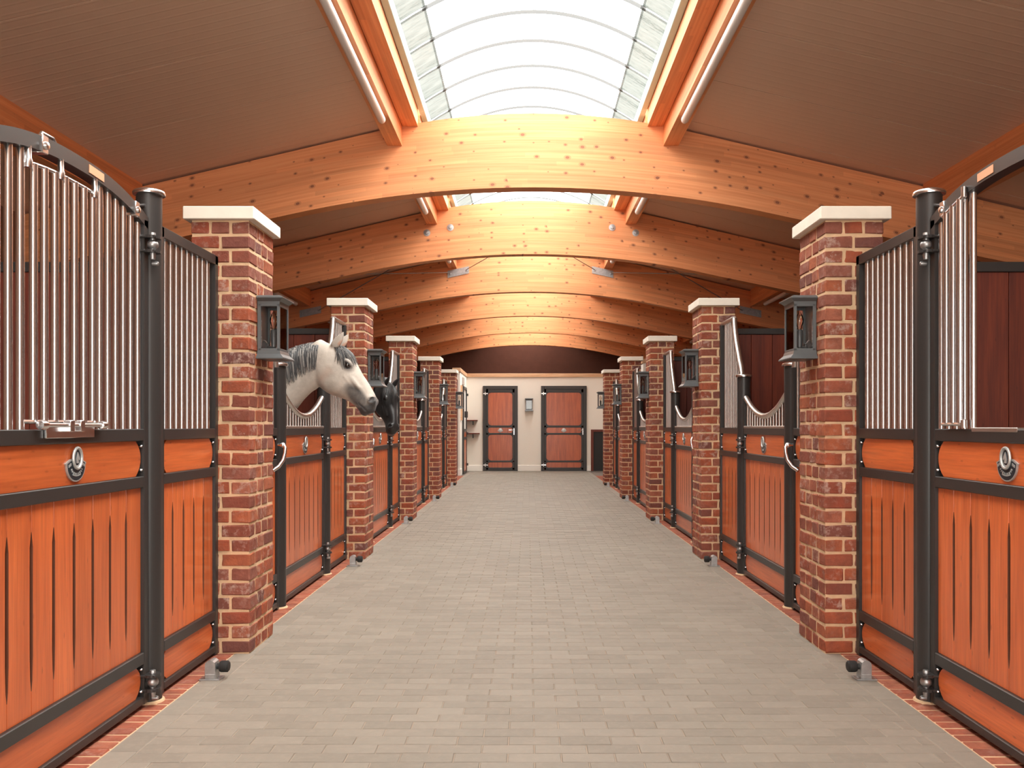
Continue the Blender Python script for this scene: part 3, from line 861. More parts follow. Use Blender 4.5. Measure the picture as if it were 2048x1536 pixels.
# sheet ceiling, one panel per metre and side
ceil = thing('ceiling', (XC, 0, 0), 'sloping brown sheet metal ceiling on both sides of the skylight', 'ceiling', kind='structure')
y = -5.0; SK = 1.12
for sg in (-1, 1):
    def f():
        b = MB()
        n = 10
        for dz, in ((0,),):
            h0, h1 = 1.20, 4.95
            v = [(sg*h0, .004, ztop(h0)+.02), (sg*h1, .004, ztop(h1)+.02), (sg*h1, .946, ztop(h1)+.02), (sg*h0, .946, ztop(h0)+.02)]
            v2 = [(a, c, d+.03) for a, c, d in v]
            b.add(v+v2, [(0, 1, 2, 3), (4, 5, 6, 7), (0, 1, 5, 4), (1, 2, 6, 5), (2, 3, 7, 6), (3, 0, 4, 7)])
        return b.mesh('ceiling_panel', M_ceil)
    me = f(); yy = -5.25
    while yy < 27.2: link('ceiling_panel', me, ceil, (0, yy, 0)); yy += 0.95
    b = MB(); h0, h1 = 1.20, 4.95
    v = [(sg*h0, -5.3, ztop(h0)+.06), (sg*h1, -5.3, ztop(h1)+.06), (sg*h1, 27.2, ztop(h1)+.06), (sg*h0, 27.2, ztop(h0)+.06)]
    b.add(v+[(a, c, d+.05) for a, c, d in v], [(0, 1, 2, 3), (4, 5, 6, 7), (0, 1, 5, 4), (1, 2, 6, 5), (2, 3, 7, 6), (3, 0, 4, 7)])
    link('roof_deck', b.mesh('roof_deck', M_dark), ceil)
# purlins, tubes, skylight bays
SPANS = [(-4.5, 1.2), (1.2+BT, 8.27)]+[(8.27+3.2*i+BT, 8.27+3.2*(i+1)) for i in range(5)]+[(24.27+BT, 27.1)]
def bayname(i): return 'behind the entrance' if i == 0 else ('before the nearest beam' if i == 1 else ('beyond the last beam' if i == 7 else 'between the %s and %s beams' % (['', '', 'nearest', 'second', 'third', 'fourth', 'fifth'][i], ['', '', 'second', 'third', 'fourth', 'fifth', 'last'][i])))
for i, (a, b_) in enumerate(SPANS):
    for sg in (-1, 1):
        for (h0, h1, z0, z1, nm, what) in ((1.246, 1.385, 3.855, 4.03, 'purlin', 'timber purlin carrying a light tube'), (1.095, 1.240, 4.04, 4.30, 'curb_beam', 'timber curb beam along the skylight edge'), (3.72, 3.90, 3.21, None, 'eaves_purlin', 'timber eaves purlin above the stalls')):
            b = MB()
            def zz(h): return (z1 if z1 else ztop(h)+.018)
            z1a, z1b = (z1, z1) if z1 else (ztop(h0)+.018, ztop(h1)+.018)
            if nm == 'purlin': z1a, z1b = ztop(h0)+.018, ztop(h1)+.018
            v = [(sg*h0, a, z0), (sg*h1, a, z0), (sg*h1, a, z1b), (sg*h0, a, z1a)]
            v += [(x, b_, z) for x, _, z in v]
            b.add(v, [(0, 1, 2, 3), (4, 5, 6, 7), (0, 1, 5, 4), (1, 2, 6, 5), (2, 3, 7, 6), (3, 0, 4, 7)])
            o = link(nm, b.mesh(nm, M_purlin), None, (XC, 0, 0))
            tag(o, '%s %s, %s' % (what, bayname(i), SIDE[sg]), 'beam', nm.replace('_', ' ')+'s of the roof')
        # light tubes
        def tubelight(h, zc, y0, y1, lab):
            r = thing('tube_light', (XC+sg*h, y0, zc), lab, 'light', 'white tube lights under the roof')
            q = MB(); Ln = y1-y0
            q.tube([(0, t, 0) for t in (0, .004, .012, .03)]+[(0, Ln-t, 0) for t in (.03, .012, .004, 0)], [.008, .020, .029, .033, .033, .029, .020, .008], 14); link('diffuser', q.mesh('diffuser', M_tube, True), r)
            q = MB()
            for yy in (Ln*.12, Ln*.88): q.box(-.012, .012, yy-.02, yy+.02, .02, .046)
            link('bracket', q.mesh('bracket', M_galv), r)
        if 1 <= i <= 6:
            tubelight(1.30, 3.812, max(a, 1.4)+.5, b_-.80, 'white tube light under the purlin %s, %s' % (bayname(i), SIDE[sg]))
            if i >= 3: tubelight(3.80, 3.167, a+.5, b_-.6, 'white tube light at the eaves %s, %s' % (bayname(i), SIDE[sg]))
# skylight: barrel vault of polycarbonate panes
def skyz(h): return 4.31+0.35*(1-(h/1.04)**2)
for i, (a, b_) in enumerate(SPANS):
    a2, b2 = a-(BT/2 if i else 0), b_+BT/2
    if i > 6: b2 = b_
    r = thing('window_%d' % (i+1), (XC, a2, 0), 'barrel vault skylight of clear panes '+bayname(i), 'skylight', 'barrel vault skylight bays', 'structure')
    Ls = b2-a2; npn = max(1, round(Ls/0.56)); st = Ls/npn
    segs = [(-1.04, -0.84, 2, M_polyc), (-0.84, 0.84, 10, M_poly), (0.84, 1.04, 2, M_polyc)]
    for h0, h1, n, mt in segs:
        hs = [h0+(h1-h0)*t/n for t in range(n+1)]
        b = MB(); b.add([(h, .012, skyz(h)) for h in hs]+[(h, st-.012, skyz(h)) for h in hs]+[(h, .012, skyz(h)+.008) for h in hs]+[(h, st-.012, skyz(h)+.008) for h in hs],
              [(k, k+1, n+1+k+1, n+1+k) for k in range(n)])
        # keep single skin for the pane (its real thickness is 8 mm, too thin to tell)
        b.v = b.v[:2*(n+1)]; b.t = b.t[:2*(n+1)]
        me = b.mesh('pane', mt, True)
        for j in range(npn): link('pane', me, r, (0, j*st, 0))
    hs = [-1.04+2.08*t/24 for t in range(25)]
    for a_, e_, mt in ((0, 3, M_tbar2), (2, 22, M_tbar), (22, 25, M_tbar2)):
        hh = hs[a_:e_+1] if e_ < 25 else hs[a_:]
        if a_ == 0: hh = hs[:3]
        nn = len(hh); b = MB(); b.add([(h, -.034, skyz(h)-.008) for h in hh]+[(h, .034, skyz(h)-.008) for h in hh], [(k, k+1, nn+k+1, nn+k) for k in range(nn-1)])
        me = b.mesh('glazing_bar', mt)
        for j in range(npn+1): link('glazing_bar', me, r, (0, j*st, 0))
    for h in (-.84, .84):
        b = MB(); b.add([(h-.016, 0, skyz(h)-.014), (h+.016, 0, skyz(h)-.014), (h+.016, Ls, skyz(h)-.014), (h-.016, Ls, skyz(h)-.014)], [(0, 1, 2, 3)])
        link('longitudinal_bar', b.mesh('longitudinal_bar', M_tbar2), r)
    for s in (-1, 1):
        b = MB(); b.box(s*1.035, s*1.093, 0, Ls, 4.20, 4.315, .004); link('frame', b.mesh('frame', M_gasket), r)
# bracing between second and third beam
B2, B3 = BEAMS[2]+BT, BEAMS[3]
for sg in (-1, 1):
    for (h, z, w, lab) in ((1.22, 3.79, .36, 'grey steel bracing plate beside the light tube, '), (3.72, 3.12, .36, 'dark steel bracing plate at the eaves purlin, ')):
        b = MB(); sl = -.22 if h > 1 else 0
        b.prism([(-sg*-w/2*0-w/2, -(-w/2)*0-.06-(-sg*sl)*(-w/2)), (w/2, -.06-(-sg*sl)*(w/2)), (w/2, .06-(-sg*sl)*(w/2)), (-w/2, .06-(-sg*sl)*(-w/2))], 1, -.012, 0)
        for t in (-1, 1): b.lathe([(.001, -.030), (.018, -.028), (.020, -.012)], (t*w*.38, 0, (sg*sl)*(t*w*.38)), 1, 10)
        o = link('bracing_plate', b.mesh('bracing_plate', M_galv, True), None, (XC+sg*h, B3, z)); tag(o, lab+SIDE[sg], 'plate', 'steel bracing plates')
    def rod(h0, z0, h1, z1, lab):
        b = MB(); b.tube([(XC+sg*h0, B2, z0), (XC+sg*h1, B3-.02, z1)], .007, 8)
        tag(link('bracing_rod', b.mesh('bracing_rod', M_galv, True)), lab+', '+SIDE[sg], 'rod', 'steel bracing rods')
    rod(0.05, 3.75, 1.08, 3.83, 'thin steel rod from inner plate up to the ridge')
    rod(3.6, 3.2, 1.36, 3.78, 'thin steel rod from inner plate towards the eaves')
    rod(1.35, 3.6, 3.58, 3.14, 'thin dark steel rod from the eaves plate towards the purlin')
    b = MB()

# ------------------------------------------------------------------ end of the aisle
YB = 23.0
def X(px, y=YB): return (px-1055)/F_PX*y
def Zp(py, y=YB): return EYE+(853-py)/F_PX*y
wb = MB(); wb.box(XC-HO, XC+HO, YB, YB+.12, -.05, 2.49)
bw = link('wall_back', wb.mesh('wall_back', M_white)); tag(bw, 'white painted wall across the end of the aisle', 'wall', kind='structure')
wt = MB(); wt.box(XC-HO, XC+HO, YB-.035, YB+.15, 2.49, 2.585, .004); link('wall_capping', wt.mesh('wall_capping', M_pine), bw)
gw = MB(); gw.box(XC-HO, XC+HO, 27.05, 27.2, -.05, 4.9)
tag(link('wall_gable', gw.mesh('wall_gable', M_gable)), 'brown clad gable above and behind the white wall', 'wall', kind='structure')
ew = MB(); ew.box(XC-HO, XC-3.1, -5.5, -5.3, -.1, 4.9); ew.box(XC+3.1, XC+HO, -5.5, -5.3, -.1, 4.9); ew.box(XC-3.1, XC+3.1, -5.5, -5.3, 3.0, 4.9)  # unseen wall added behind the camera to narrow the light from the entrance
tag(link('wall_front_baffle', ew.mesh('wall_front_baffle', M_outer)), 'entrance wall with a wide doorway behind the camera', 'wall', kind='structure')
# skirtings
D1 = (X(966), X(1035.5)); D2 = (X(1082), X(1173)); XL = -1.60
for i, (a, b_) in enumerate(((XL, D1[0]), (D1[1], D2[0]), (D2[1], X(1187)))):
    b = MB(); b.box(a, b_, YB-.022, YB, 0, .155, .004); tag(link('baseboard_%d' % (i+1), b.mesh('baseboard', M_skirt)), 'white skirting board %s' % ['left of the narrow door', 'between the two end doors', 'right of the wide door'][i], 'skirting', kind='structure')

def end_door(n, x0, x1, label):
    r = thing('door_%d' % n, ((x0+x1)/2, YB, 0), label, 'door', kind='structure')
    w = x1-x0; H = 2.255
    b = MB(); fw = .085
    b.box(-w/2, -w/2+fw, -.05, 0, 0, H, .004); b.box(w/2-fw, w/2, -.05, 0, 0, H, .004); b.box(-w/2+fw, w/2-fw, -.05, 0, H-fw, H, .004); b.box(-w/2+fw, w/2-fw, -.05, 0, 0, .035)
    link('door_frame', b.mesh('door_frame', M_black), r)
    b = MB(); b.box(-w/2+fw, w/2-fw, -.022, -.002, .035, H-fw)
    iw = w/2-fw-.055
    for z0, z1 in ((.035, .09), (.235, .275), (.965, 1.005), (1.155, 1.205), (2.08, 2.17)): b.box(-w/2+fw, w/2-fw, -.038, -.02, z0, z1, .003)
    for s in (-1, 1): b.box(s*(w/2-fw), s*iw, -.038, -.02, .035, 2.17, .003)
    link('door_leaf', b.mesh('door_leaf', M_black), r)
    def pan(z0, z1, c, nm, mt):
        q = MB(); a = iw-.002
        P = [(-a+c, z0), (a-c, z0), (a-c*.3, z0+c*.3), (a, z0+c), (a, z1-c), (a-c*.3, z1-c*.3), (a-c, z1), (-a+c, z1), (-a+c*.3, z1-c*.3), (-a, z1-c), (-a, z0+c), (-a+c*.3, z0+c*.3)]
        q.prism(P, 1, -.034, -.021); link(nm, q.mesh(nm, mt), r)
    pan(1.21, 2.075, .07, 'upper_panel', M_doorpanel); pan(.28, .96, .07, 'lower_panel', M_doorpanel)
    pan(1.01, 1.15, .04, 'middle_band', M_doorpanel); pan(.095, .23, .04, 'kick_band', M_doorpanel)
    b = MB(); b.lathe([(.05, -.034), (.055, -.040), (.03, -.046), (.001, -.048)], (0, 0, 1.08), 1, 16)
    for s in (-1, 1): b.box(s*.03, s*.065, -.041, -.034, 1.055, 1.085)
    link('emblem', b.mesh('emblem', M_pewter, True), r)
    b = MB(); b.box(w/2-fw-.03, w/2-fw+.0, -.046, -.036, .96, 1.13, .003); b.tube([(w/2-fw-.015, -.045, 1.085), (w/2-fw-.015, -.085, 1.085), (w/2-fw-.03, -.09, 1.085), (w/2-fw-.15, -.09, 1.085)], .010, 8)
    link('door_handle', b.mesh('door_handle', M_steel, True), r)
    for z in (.16, 2.05):
        b = MB(); b.box(-w/2+.01, -w/2+fw+.05, -.062, -.048, z-.012, z+.012, .002); b.lathe([(.016, -.04), (.016, .04)], (-w/2+fw-.02, -.058, z), 2, 10); link('hinge', b.mesh('hinge', M_steel), r)
end_door(1, D1[0], D1[1], 'narrow orange panelled door in black frame, end wall, left of the lantern')
end_door(2, D2[0], D2[1], 'wide orange panelled door in black frame, end wall, right of the lantern')
# hatch opening on the right, its dark inside painted as a flat near-black sheet
r = thing('hatch', (X(1199)+.3, YB, 0), 'low black hatch with a reddish timber surround at the end wall', 'hatch')
b = MB(); b.box(-.5, .5, -.012, 0, 0.0, 1.06); link('dark_opening', b.mesh('dark_opening', M_dark), r)
b = MB(); b.box(-.53, -.46, -.035, 0, 0, 1.10, .003); b.box(-.46, .5, -.035, 0, 1.04, 1.10, .003); link('surround', b.mesh('surround', M_red), r)
# shelves on the back wall
for (px0, px1, py, lab) in ((927, 955.5, 841, 'upper reddish wooden shelf'), (927, 959.5, 867, 'lower, slightly longer reddish wooden shelf')):
    r = thing('shelf', (X(px0), YB, Zp(py)), lab+' on the white end wall', 'shelf', 'shelves at the end wall')
    b = MB(); b.box(0, X(px1)-X(px0), -.24, 0, -.014, .014, .003); link('shelf_board', b.mesh('shelf_board', M_red), r)
    b = MB(); b.box(.25, .27, -.2, 0, -.12, -.014); link('bracket', b.mesh('bracket', M_black), r)
# white return walls beyond the last pillars
def retwall(sg):
    xa = XC+sg*1.70
    nm = 'wall_return_left' if sg < 0 else 'wall_return_right'
    b = MB()
    if sg < 0:
        b.box(XC-1.83, XL-.02, 20.8, YB, 0, 2.49)
    else:
        b.box(XC+2.35, XC+2.45, 18.0, YB, 0, 2.49)
    o = link(nm, b.mesh(nm, M_white)); tag(o, 'short white wall projecting before the end wall' if sg < 0 else 'white wall hidden behind the far pillar', 'wall', kind='structure')
    b = MB()
    if sg < 0: b.box(XC-1.85, XL+.0, 20.76, YB-.036, 2.49, 2.585, .004)
    else: b.box(XC+2.33, XC+2.47, 18.0, YB-.036, 2.49, 2.585, .004)
    link('wall_capping', b.mesh('wall_capping', M_pine), o)
    if sg < 0:
        b = MB(); b.box(XC-1.84, XL, 20.775, 20.8, 0, .155, .003); b.box(XL-.02, XL, 20.8, 21.25, 0, .155); link('skirting', b.mesh('skirting', M_skirt), o)
retwall(-1); retwall(1)
b = MB(); b.box(XC-1.78, XC-1.72, 17.78, 20.8, 0, 2.3); tag(link('wall_passage', b.mesh('wall_passage', M_red)), 'dark red boarding just beyond the farthest pillar', 'wall', kind='structure')
b = MB(); b.box(XC+1.78, XC+1.84, 17.78, 20.3, 0, 2.3); tag(link('wall_boarding', b.mesh('wall_boarding', M_red)), 'dark red boarding beyond the farthest pillar opposite', 'wall', kind='structure')
# side door in the left return wall
r = thing('door_3', (XL-.02, 22.0, 0), 'half-glazed orange stable door seen edge-on in the projecting white wall', 'door', kind='structure')
b = MB(); b.box(0, .05, -.52, -.46, 0, 2.18); b.box(0, .05, .46, .52, 0, 2.18); b.box(0, .05, -.46, .46, 2.12, 2.18); b.box(0, .05, -.46, .46, 1.05, 1.12); b.box(0, .05, -.46, .46, .86, .92); b.box(0, .05, -.46, .46, 0, .06); link('door_frame', b.mesh('door_frame', M_black), r)
b = MB(); b.box(0, .035, -.46, .46, .06, .86); b.box(0, .035, -.46, .46, .92, 1.05); link('lower_panel', b.mesh('lower_panel', M_band), r)
b = MB(); b.box(0, .02, -.46, .46, 1.12, 2.12); link('upper_panel', b.mesh('upper_panel', M_skirt), r)
b = MB()
for z in (.2, 1.0, 2.0): b.box(.05, .085, .44, .56, z-.03, z+.03, .003)
b.box(.05, .13, -.40, -.30, 1.40, 1.56, .01); link('door_handle', b.mesh('door_handle', M_black), r)
b = MB(); b.box(XL-.02, XL+.015, 20.98, 21.18, 1.33, 2.18, .003); o = link('notice_board', b.mesh('notice_board', M_pine)); tag(o, 'tall narrow pale wooden board on the projecting white wall', 'board')
b = MB(); b.box(XL-.02, XL+.006, 21.5, 21.95, 2.22, 2.40); o = link('notice', b.mesh('notice', M_paper)); tag(o, 'small grey notice above the edge-on door', 'notice')

# ------------------------------------------------------------------ lanterns
def lantern(loc, rot, label):
    """local: wall at x=0, projects to +x; y width"""
    r = thing('wall_lantern', loc, label, 'lantern', 'grey wall lanterns'); r.rotation_euler = (0, 0, rot)
    p, w, h = .118, .088, .150   # projection, half width, half height of the glazed box
    def body():
        b = MB(); t = .009
        b.box(0, .008, -w, w, -h, h, .001)
        for y in (-w, w-t*1.6):
            b.box(p-t*1.6, p, y, y+t*1.6, -h+.03, h-.02, .001); b.box(.006, .006+t*1.4, y, y+t*1.6, -h+.03, h-.02, .001)
        for z in (-h+.028, h-.034):
            b.box(p-.012, p, -w, w, z, z+.014, .001); b.box(.006, p, -w, -w+.012, z, z+.014, .001); b.box(.006, p, w-.012, w, z, z+.014, .001)
        return b.mesh('lantern_frame', M_lantern)
    def roof():
        b = MB()
        def fr(z0, o0, z1, o1):
            q0 = [(0, -w-o0, z0), (p+o0, -w-o0, z0), (p+o0, w+o0, z0), (0, w+o0, z0)]; q1 = [(0, -w-o1, z1), (p+o1, -w-o1, z1), (p+o1, w+o1, z1), (0, w+o1, z1)]
            b.add(q0+q1, [(0, 1, 2, 3), (4, 5, 6, 7), (0, 1, 5, 4), (1, 2, 6, 5), (2, 3, 7, 6), (3, 0, 4, 7)])
        fr(h-.022, 0, h-.008, .002); fr(h-.008, .002, h+.008, .020); fr(h+.008, .024, h+.014, .024); fr(h+.014, .020, h+.024, .005)
        return b.mesh('lantern_roof', M_lantern)
    def base():
        b = MB()
        def fr(z0, o0, z1, o1):
            q0 = [(0, -w-o0, z0), (p+o0, -w-o0, z0), (p+o0, w+o0, z0), (0, w+o0, z0)]; q1 = [(0, -w-o1, z1), (p+o1, -w-o1, z1), (p+o1, w+o1, z1), (0, w+o1, z1)]
            b.add(q0+q1, [(0, 1, 2, 3), (4, 5, 6, 7), (0, 1, 5, 4), (1, 2, 6, 5), (2, 3, 7, 6), (3, 0, 4, 7)])
        fr(-h+.030, .001, -h+.012, .006); fr(-h+.012, .006, -h-.008, .026); fr(-h-.008, .026, -h-.014, .026)
        return b.mesh('lantern_base', M_lantern)
    link('lantern_frame', cached('lf', body), r); link('lantern_roof', cached('lr', roof), r); link('lantern_base', cached('lb', base), r)
    def g1(): b = MB(); b.box(p-.007, p-.004, -w+.013, w-.013, -h+.042, h-.034); return b.mesh('pane', M_glass)
    def g2(): b = MB(); b.box(.02, p-.013, -w+.004, -w+.007, -h+.042, h-.034); return b.mesh('pane', M_glass)
    def g3(): b = MB(); b.box(.02, p-.013, w-.007, w-.004, -h+.042, h-.034); return b.mesh('pane', M_glass)
    for k, g in enumerate((g1, g2, g3)): link('pane', cached('lg%d' % k, g), r)
    def hold():
        b = MB(); b.lathe([(.014, -.095), (.017, -.05), (.017, -.005), (.014, .0)], (.062, 0, 0), 2, 12)
        b.tube([(.008, 0, -.085), (.03, 0, -.095), (.062, 0, -.095)], .007, 8)
        b.lathe([(.001, .0), (.030, .002), (.026, .012), (.010, .022), (.010, .03)], (.006, 0, -.085), 0, 12)
        b.lathe([(.001, -.115), (.010, -.11), (.012, -.10), (.006, -.09)], (.062, 0, 0), 2, 10)
        return b.mesh('lamp_holder', M_lantern, True)
    link('lamp_holder', cached('lh', hold), r)
    def bulb():
        b = MB(); b.lathe([(.010, 0), (.012, .015), (.020, .035), (.022, .055), (.016, .075), (.006, .095), (.001, .105)], (.062, 0, 0), 2, 12); return b.mesh('bulb', M_bulb, True)
    link('bulb', cached('lbulb', bulb), r)
for sg in (-1, 1):
    for i in range(5):
        lantern((XC+sg*(1.492-.003), PY[i]+.21, 1.705), 0 if sg < 0 else pi, 'grey glazed wall lantern on the %s brick pillar %s' % (ORD[i] if i < 4 else 'farthest', SIDE[sg]))
lantern((X(1058), YB, Zp(810)), -pi/2, 'small grey wall lantern on the white end wall between doors')

# ------------------------------------------------------------------ floor door stops
for sg in (-1, 1):
    for i in range(5):
        y = PY[i]-(0.44 if i == 0 else .36)
        r = thing('door_stop', (XC+sg*1.53, y, 0), 'galvanised door stop with black rubber buffer before the %s pillar %s' % (ORD[i] if i < 4 else 'farthest', SIDE[sg]), 'door stop', 'floor door stops'); m = -sg
        def f():
            b = MB(m); b.box(-.045, .05, -.035, .035, 0, .006, .001); b.box(-.02, .028, -.03, .03, .004, .030, .003)
            P = [(-.02, .004), (.03, .004), (.028, .07)]+[(.004+.024*cos(t*pi/6), .07+.022*sin(t*pi/6)) for t in range(1, 6)]+[(-.02, .07)]
            b.prism(P, 1, -.028, .028); return b.mesh('bracket', M_galv)
        link('bracket', cached(('dsb', m), f), r)
        def g():
            b = MB(m); b.lathe([(.014, .024), (.014, .04), (.024, .042), (.027, .05), (.027, .078), (.020, .084), (.001, .085)], (0, 0, .058), 0, 16); return b.mesh('buffer', M_rubber, True)
        link('buffer', cached(('dsr', m), g), r)

# ------------------------------------------------------------------ horses
HS = 0.000563
def lerp(a, b, t): return a+(b-a)*t
def catmull(P, t):
    n = len(P)-1; x = min(max(t, 0), 1)*n; i = min(int(x), n-1); u = x-i
    p0 = P[max(i-1, 0)]; p1 = P[i]; p2 = P[i+1]; p3 = P[min(i+2, n)]
    return 0.5*((2*p1)+(-p0+p2)*u+(2*p0-5*p1+4*p2-p3)*u*u+(-p0+3*p1-3*p2+p3)*u*u*u)
def loft(bm, secs, n=28, sub=4, sq=1.0):
    """secs: (T, B, L, w): top point, bottom point, unit lateral, half width"""
    T = [s[0] for s in secs]; B = [s[1] for s in secs]; Lt = [s[2] for s in secs]; Wd = [Vector((s[3], 0, 0)) for s in secs]
    m = (len(secs)-1)*sub; rings = []
    for i in range(m+1):
        t = i/m; a = catmull(T, t); b = catmull(B, t); l = catmull(Lt, t).normalized(); w = catmull(Wd, t).x
        mid = (a+b)/2; hv = (a-b)/2
        ring = []
        for k in range(n):
            th = 2*pi*k/n; c, s = cos(th), sin(th)
            ring.append(bm.verts.new(mid+hv*(abs(c)**sq*(1 if c >= 0 else -1))+l*w*(abs(s)**sq*(1 if s >= 0 else -1))))
        rings.append(ring)
    for r0, r1 in zip(rings, rings[1:]):
        for k in range(n): bm.faces.new((r0[k], r0[(k+1) % n], r1[(k+1) % n], r1[k]))
    bm.faces.new(rings[0][::-1]); bm.faces.new(rings[-1])
def ellipsoid(bm, c, ax, r):
    M = Matrix.Translation(c) @ Matrix((ax[0], ax[1], ax[2])).transposed().to_4x4() @ Matrix.Diagonal((r[0], r[1], r[2], 1))
    bmesh.ops.create_icosphere(bm, subdivisions=3, radius=1.0, matrix=M)
HEAD = [(-90, 10, -330, .062), (0, 44, -350, .068), (90, 92, -366, .078), (176, 146, -380, .088), (331, 182, -392, .098), (474, 166, -372, .094),
        (604, 140, -308, .080), (700, 131, -248, .064), (807, 118, -205, .054), (900, 100, -192, .054), (962, 78, -190, .056), (1020, 34, -172, .050), (1058, -22, -130, .034)]
def horse_mesh(name, O, A, Bv, C, neck, body_y, mtl, zoff=0.0):
    """O poll; A towards the muzzle; Bv dorsal; C lateral; neck: list of (T,B,L,w) from the body to the head"""
    def H(a, b, c=0.0): return O+A*(a*HS)+Bv*(b*HS)+C*c
    bm = bmesh.new()
    loft(bm, [(H(a, t), H(a, b), C, w) for a, t, b, w in HEAD], 28, 5, 0.92)
    # jowl, cheek bones, brow ridges, nostril bulges, chin, lips
    for s in (-1, 1):
        ellipsoid(bm, H(430, -150, s*.050), (A, Bv, C), (.115, .112, .046))
        ellipsoid(bm, H(560, 10, s*.060), (A, Bv, C), (.11, .022, .022))
        ellipsoid(bm, H(405, 108, s*.070), (A, Bv, C), (.040, .022, .026))
        ellipsoid(bm, H(950, 20, s*.036), (A, Bv, C), (.042, .034, .028))
    ellipsoid(bm, H(985, -150), (A, Bv, C), (.036, .030, .036))
    ellipsoid(bm, H(1010, -60), (A, Bv, C), (.040, .034, .044))
    # ears
    for s in (-1, 1):
        eb = H(105, 78, s*.050); tip = H(60, 318, s*.062); f = (tip-eb)
        prof = [(0, .030), (.2, .036), (.45, .036), (.7, .026), (.9, .012), (1.0, .003)]
        secs = []
        for t, w in prof:
            c = eb+f*t+A*(.010*sin(pi*t)); secs.append((c+A*w*.95-Bv*0, c-A*w*.95, C, max(.004, w*.42)))
        loft(bm, secs, 14, 4)
    # neck and trunk
    loft(bm, neck, 28, 6)
    # legs: (x, y) of the foot, profile offsets in x ; hind legs with hocks
    xf, xh = neck[2][1].x, neck[0][1].x
    X1, X0 = HX1, HX0
    def limb(pts, rs, y):
        secs = [(Vector((x+r, y, z)), Vector((x-r, y, z)), Vector((0, 1, 0)), r*.72) for (x, z), r in zip(pts, rs)]
        loft(bm, secs, 14, 3)
    for s in (-1, 1):
        y = body_y+s*.13
        limb([(X1-.10, 1.05), (X1-.10, .85), (X1-.08, .62), (X1-.07, .46), (X1-.08, .40), (X1-.09, .20), (X1-.085, .12), (X1-.05, .06), (X1-.03, .002)], [.10, .085, .055, .043, .036, .028, .033, .038, .055], y)
        limb([(X0+.10, 1.12), (X0+.14, .95), (X0+.18, .78), (X0+.06, .62), (X0-.06, .50), (X0-.07, .44), (X0-.02, .20), (X0-.0, .12), (X0+.03, .06), (X0+.05, .002)], [.18, .16, .105, .065, .046, .040, .028, .034, .038, .055], y)
    me = bpy.data.meshes.new('tmp'); bm.to_mesh(me); bm.free()
    o = bpy.data.objects.new('tmp', me); COL.objects.link(o)
    r = o.modifiers.new('r', 'REMESH'); r.mode = 'VOXEL'; r.voxel_size = 0.0085; r.use_smooth_shade = True
    sm = o.modifiers.new('s', 'SMOOTH'); sm.iterations = 5; sm.factor = 0.5
    dg = bpy.context.evaluated_depsgraph_get(); me2 = bpy.data.meshes.new_from_object(o.evaluated_get(dg))
    bpy.data.objects.remove(o); bpy.data.meshes.remove(me)
    # details: nostrils, eye sockets, mouth line, cupped ears; colour zones
    n = len(me2.vertices); dark = [0.0]*n; pink = [0.0]*n
    rnd = random.Random(3)
    for i, v in enumerate(me2.vertices):
        d = v.co-O; a = d.dot(A)/HS; b = d.dot(Bv)/HS; c = d.dot(C)
        if a < -140 or a > 1130 or abs(c) > .16 or b > 420 or b < -460 or (a < 40 and b < 60):
            z = v.co.z
            if z < .5 and a < -140: dark[i] = min(1, (.55-z)*3)
            continue
        s = 1 if c > 0 else -1
        # nostril comma
        q = ((a-952)/30)**2+((b-42)/40)**2
        if q < 1 and abs(c) > .012: v.co -= C*(s*.016*(1-q)); dark[i] = max(dark[i], 1.15)
        elif q < 2.2 and abs(c) > .02: v.co += C*(s*.004)
        # mouth slit
        if a > 870 and abs(b-(-118+(a-900)*.10)) < 9 and a < 1075: v.co -= (v.co-H(a, b, 0))*.10; dark[i] = max(dark[i], 1.1)
        # eye socket
        q = ((a-426)/52)**2+((b-80)/36)**2
        if q < 1 and abs(c) > .05: v.co -= C*(s*.006*(1-q)); dark[i] = max(dark[i], 1.05)
        elif q < 5 and abs(c) > .03: dark[i] = max(dark[i], .75*(1-(q-1)/4))
        # facial crest and muscles
        if abs(b-(-40-(a-560)*.05)) < 14 and 500 < a < 700 and abs(c) > .03: v.co += C*(s*.002)
        # dark muzzle
        g = (a-860)/140-(b-10)/420
        g2 = 1-sqrt(((a-800)/230)**2+((b+85)/120)**2)
        dk = max(min(1, max(0, g)), min(.85, max(0, g2*2.2)))
        dark[i] = max(dark[i], dk)
        if b > 150 and a < 250 and abs(c) > .03:
            # inner ear (towards the face)
            if (v.co-H(105, 78, s*.05)).dot(A) > .012: pink[i] = .8
        if a < 120 and -430 < b < -300: pink[i] = max(pink[i], .5)
        if 250 < a < 420 and -330 < b < -100: pink[i] = max(pink[i], .28*(1-abs(a-335)/85))
    for nm, arr in (('dark', dark), ('pink', pink)):
        at = me2.attributes.new(nm, 'FLOAT', 'POINT'); at.data.foreach_set('value', arr)
    me2.name = 'horse'; me2.materials.clear(); me2.materials.append(mtl)
    me2.polygons.foreach_set('use_smooth', [True]*len(me2.polygons)); me2.update()
    return me2, H
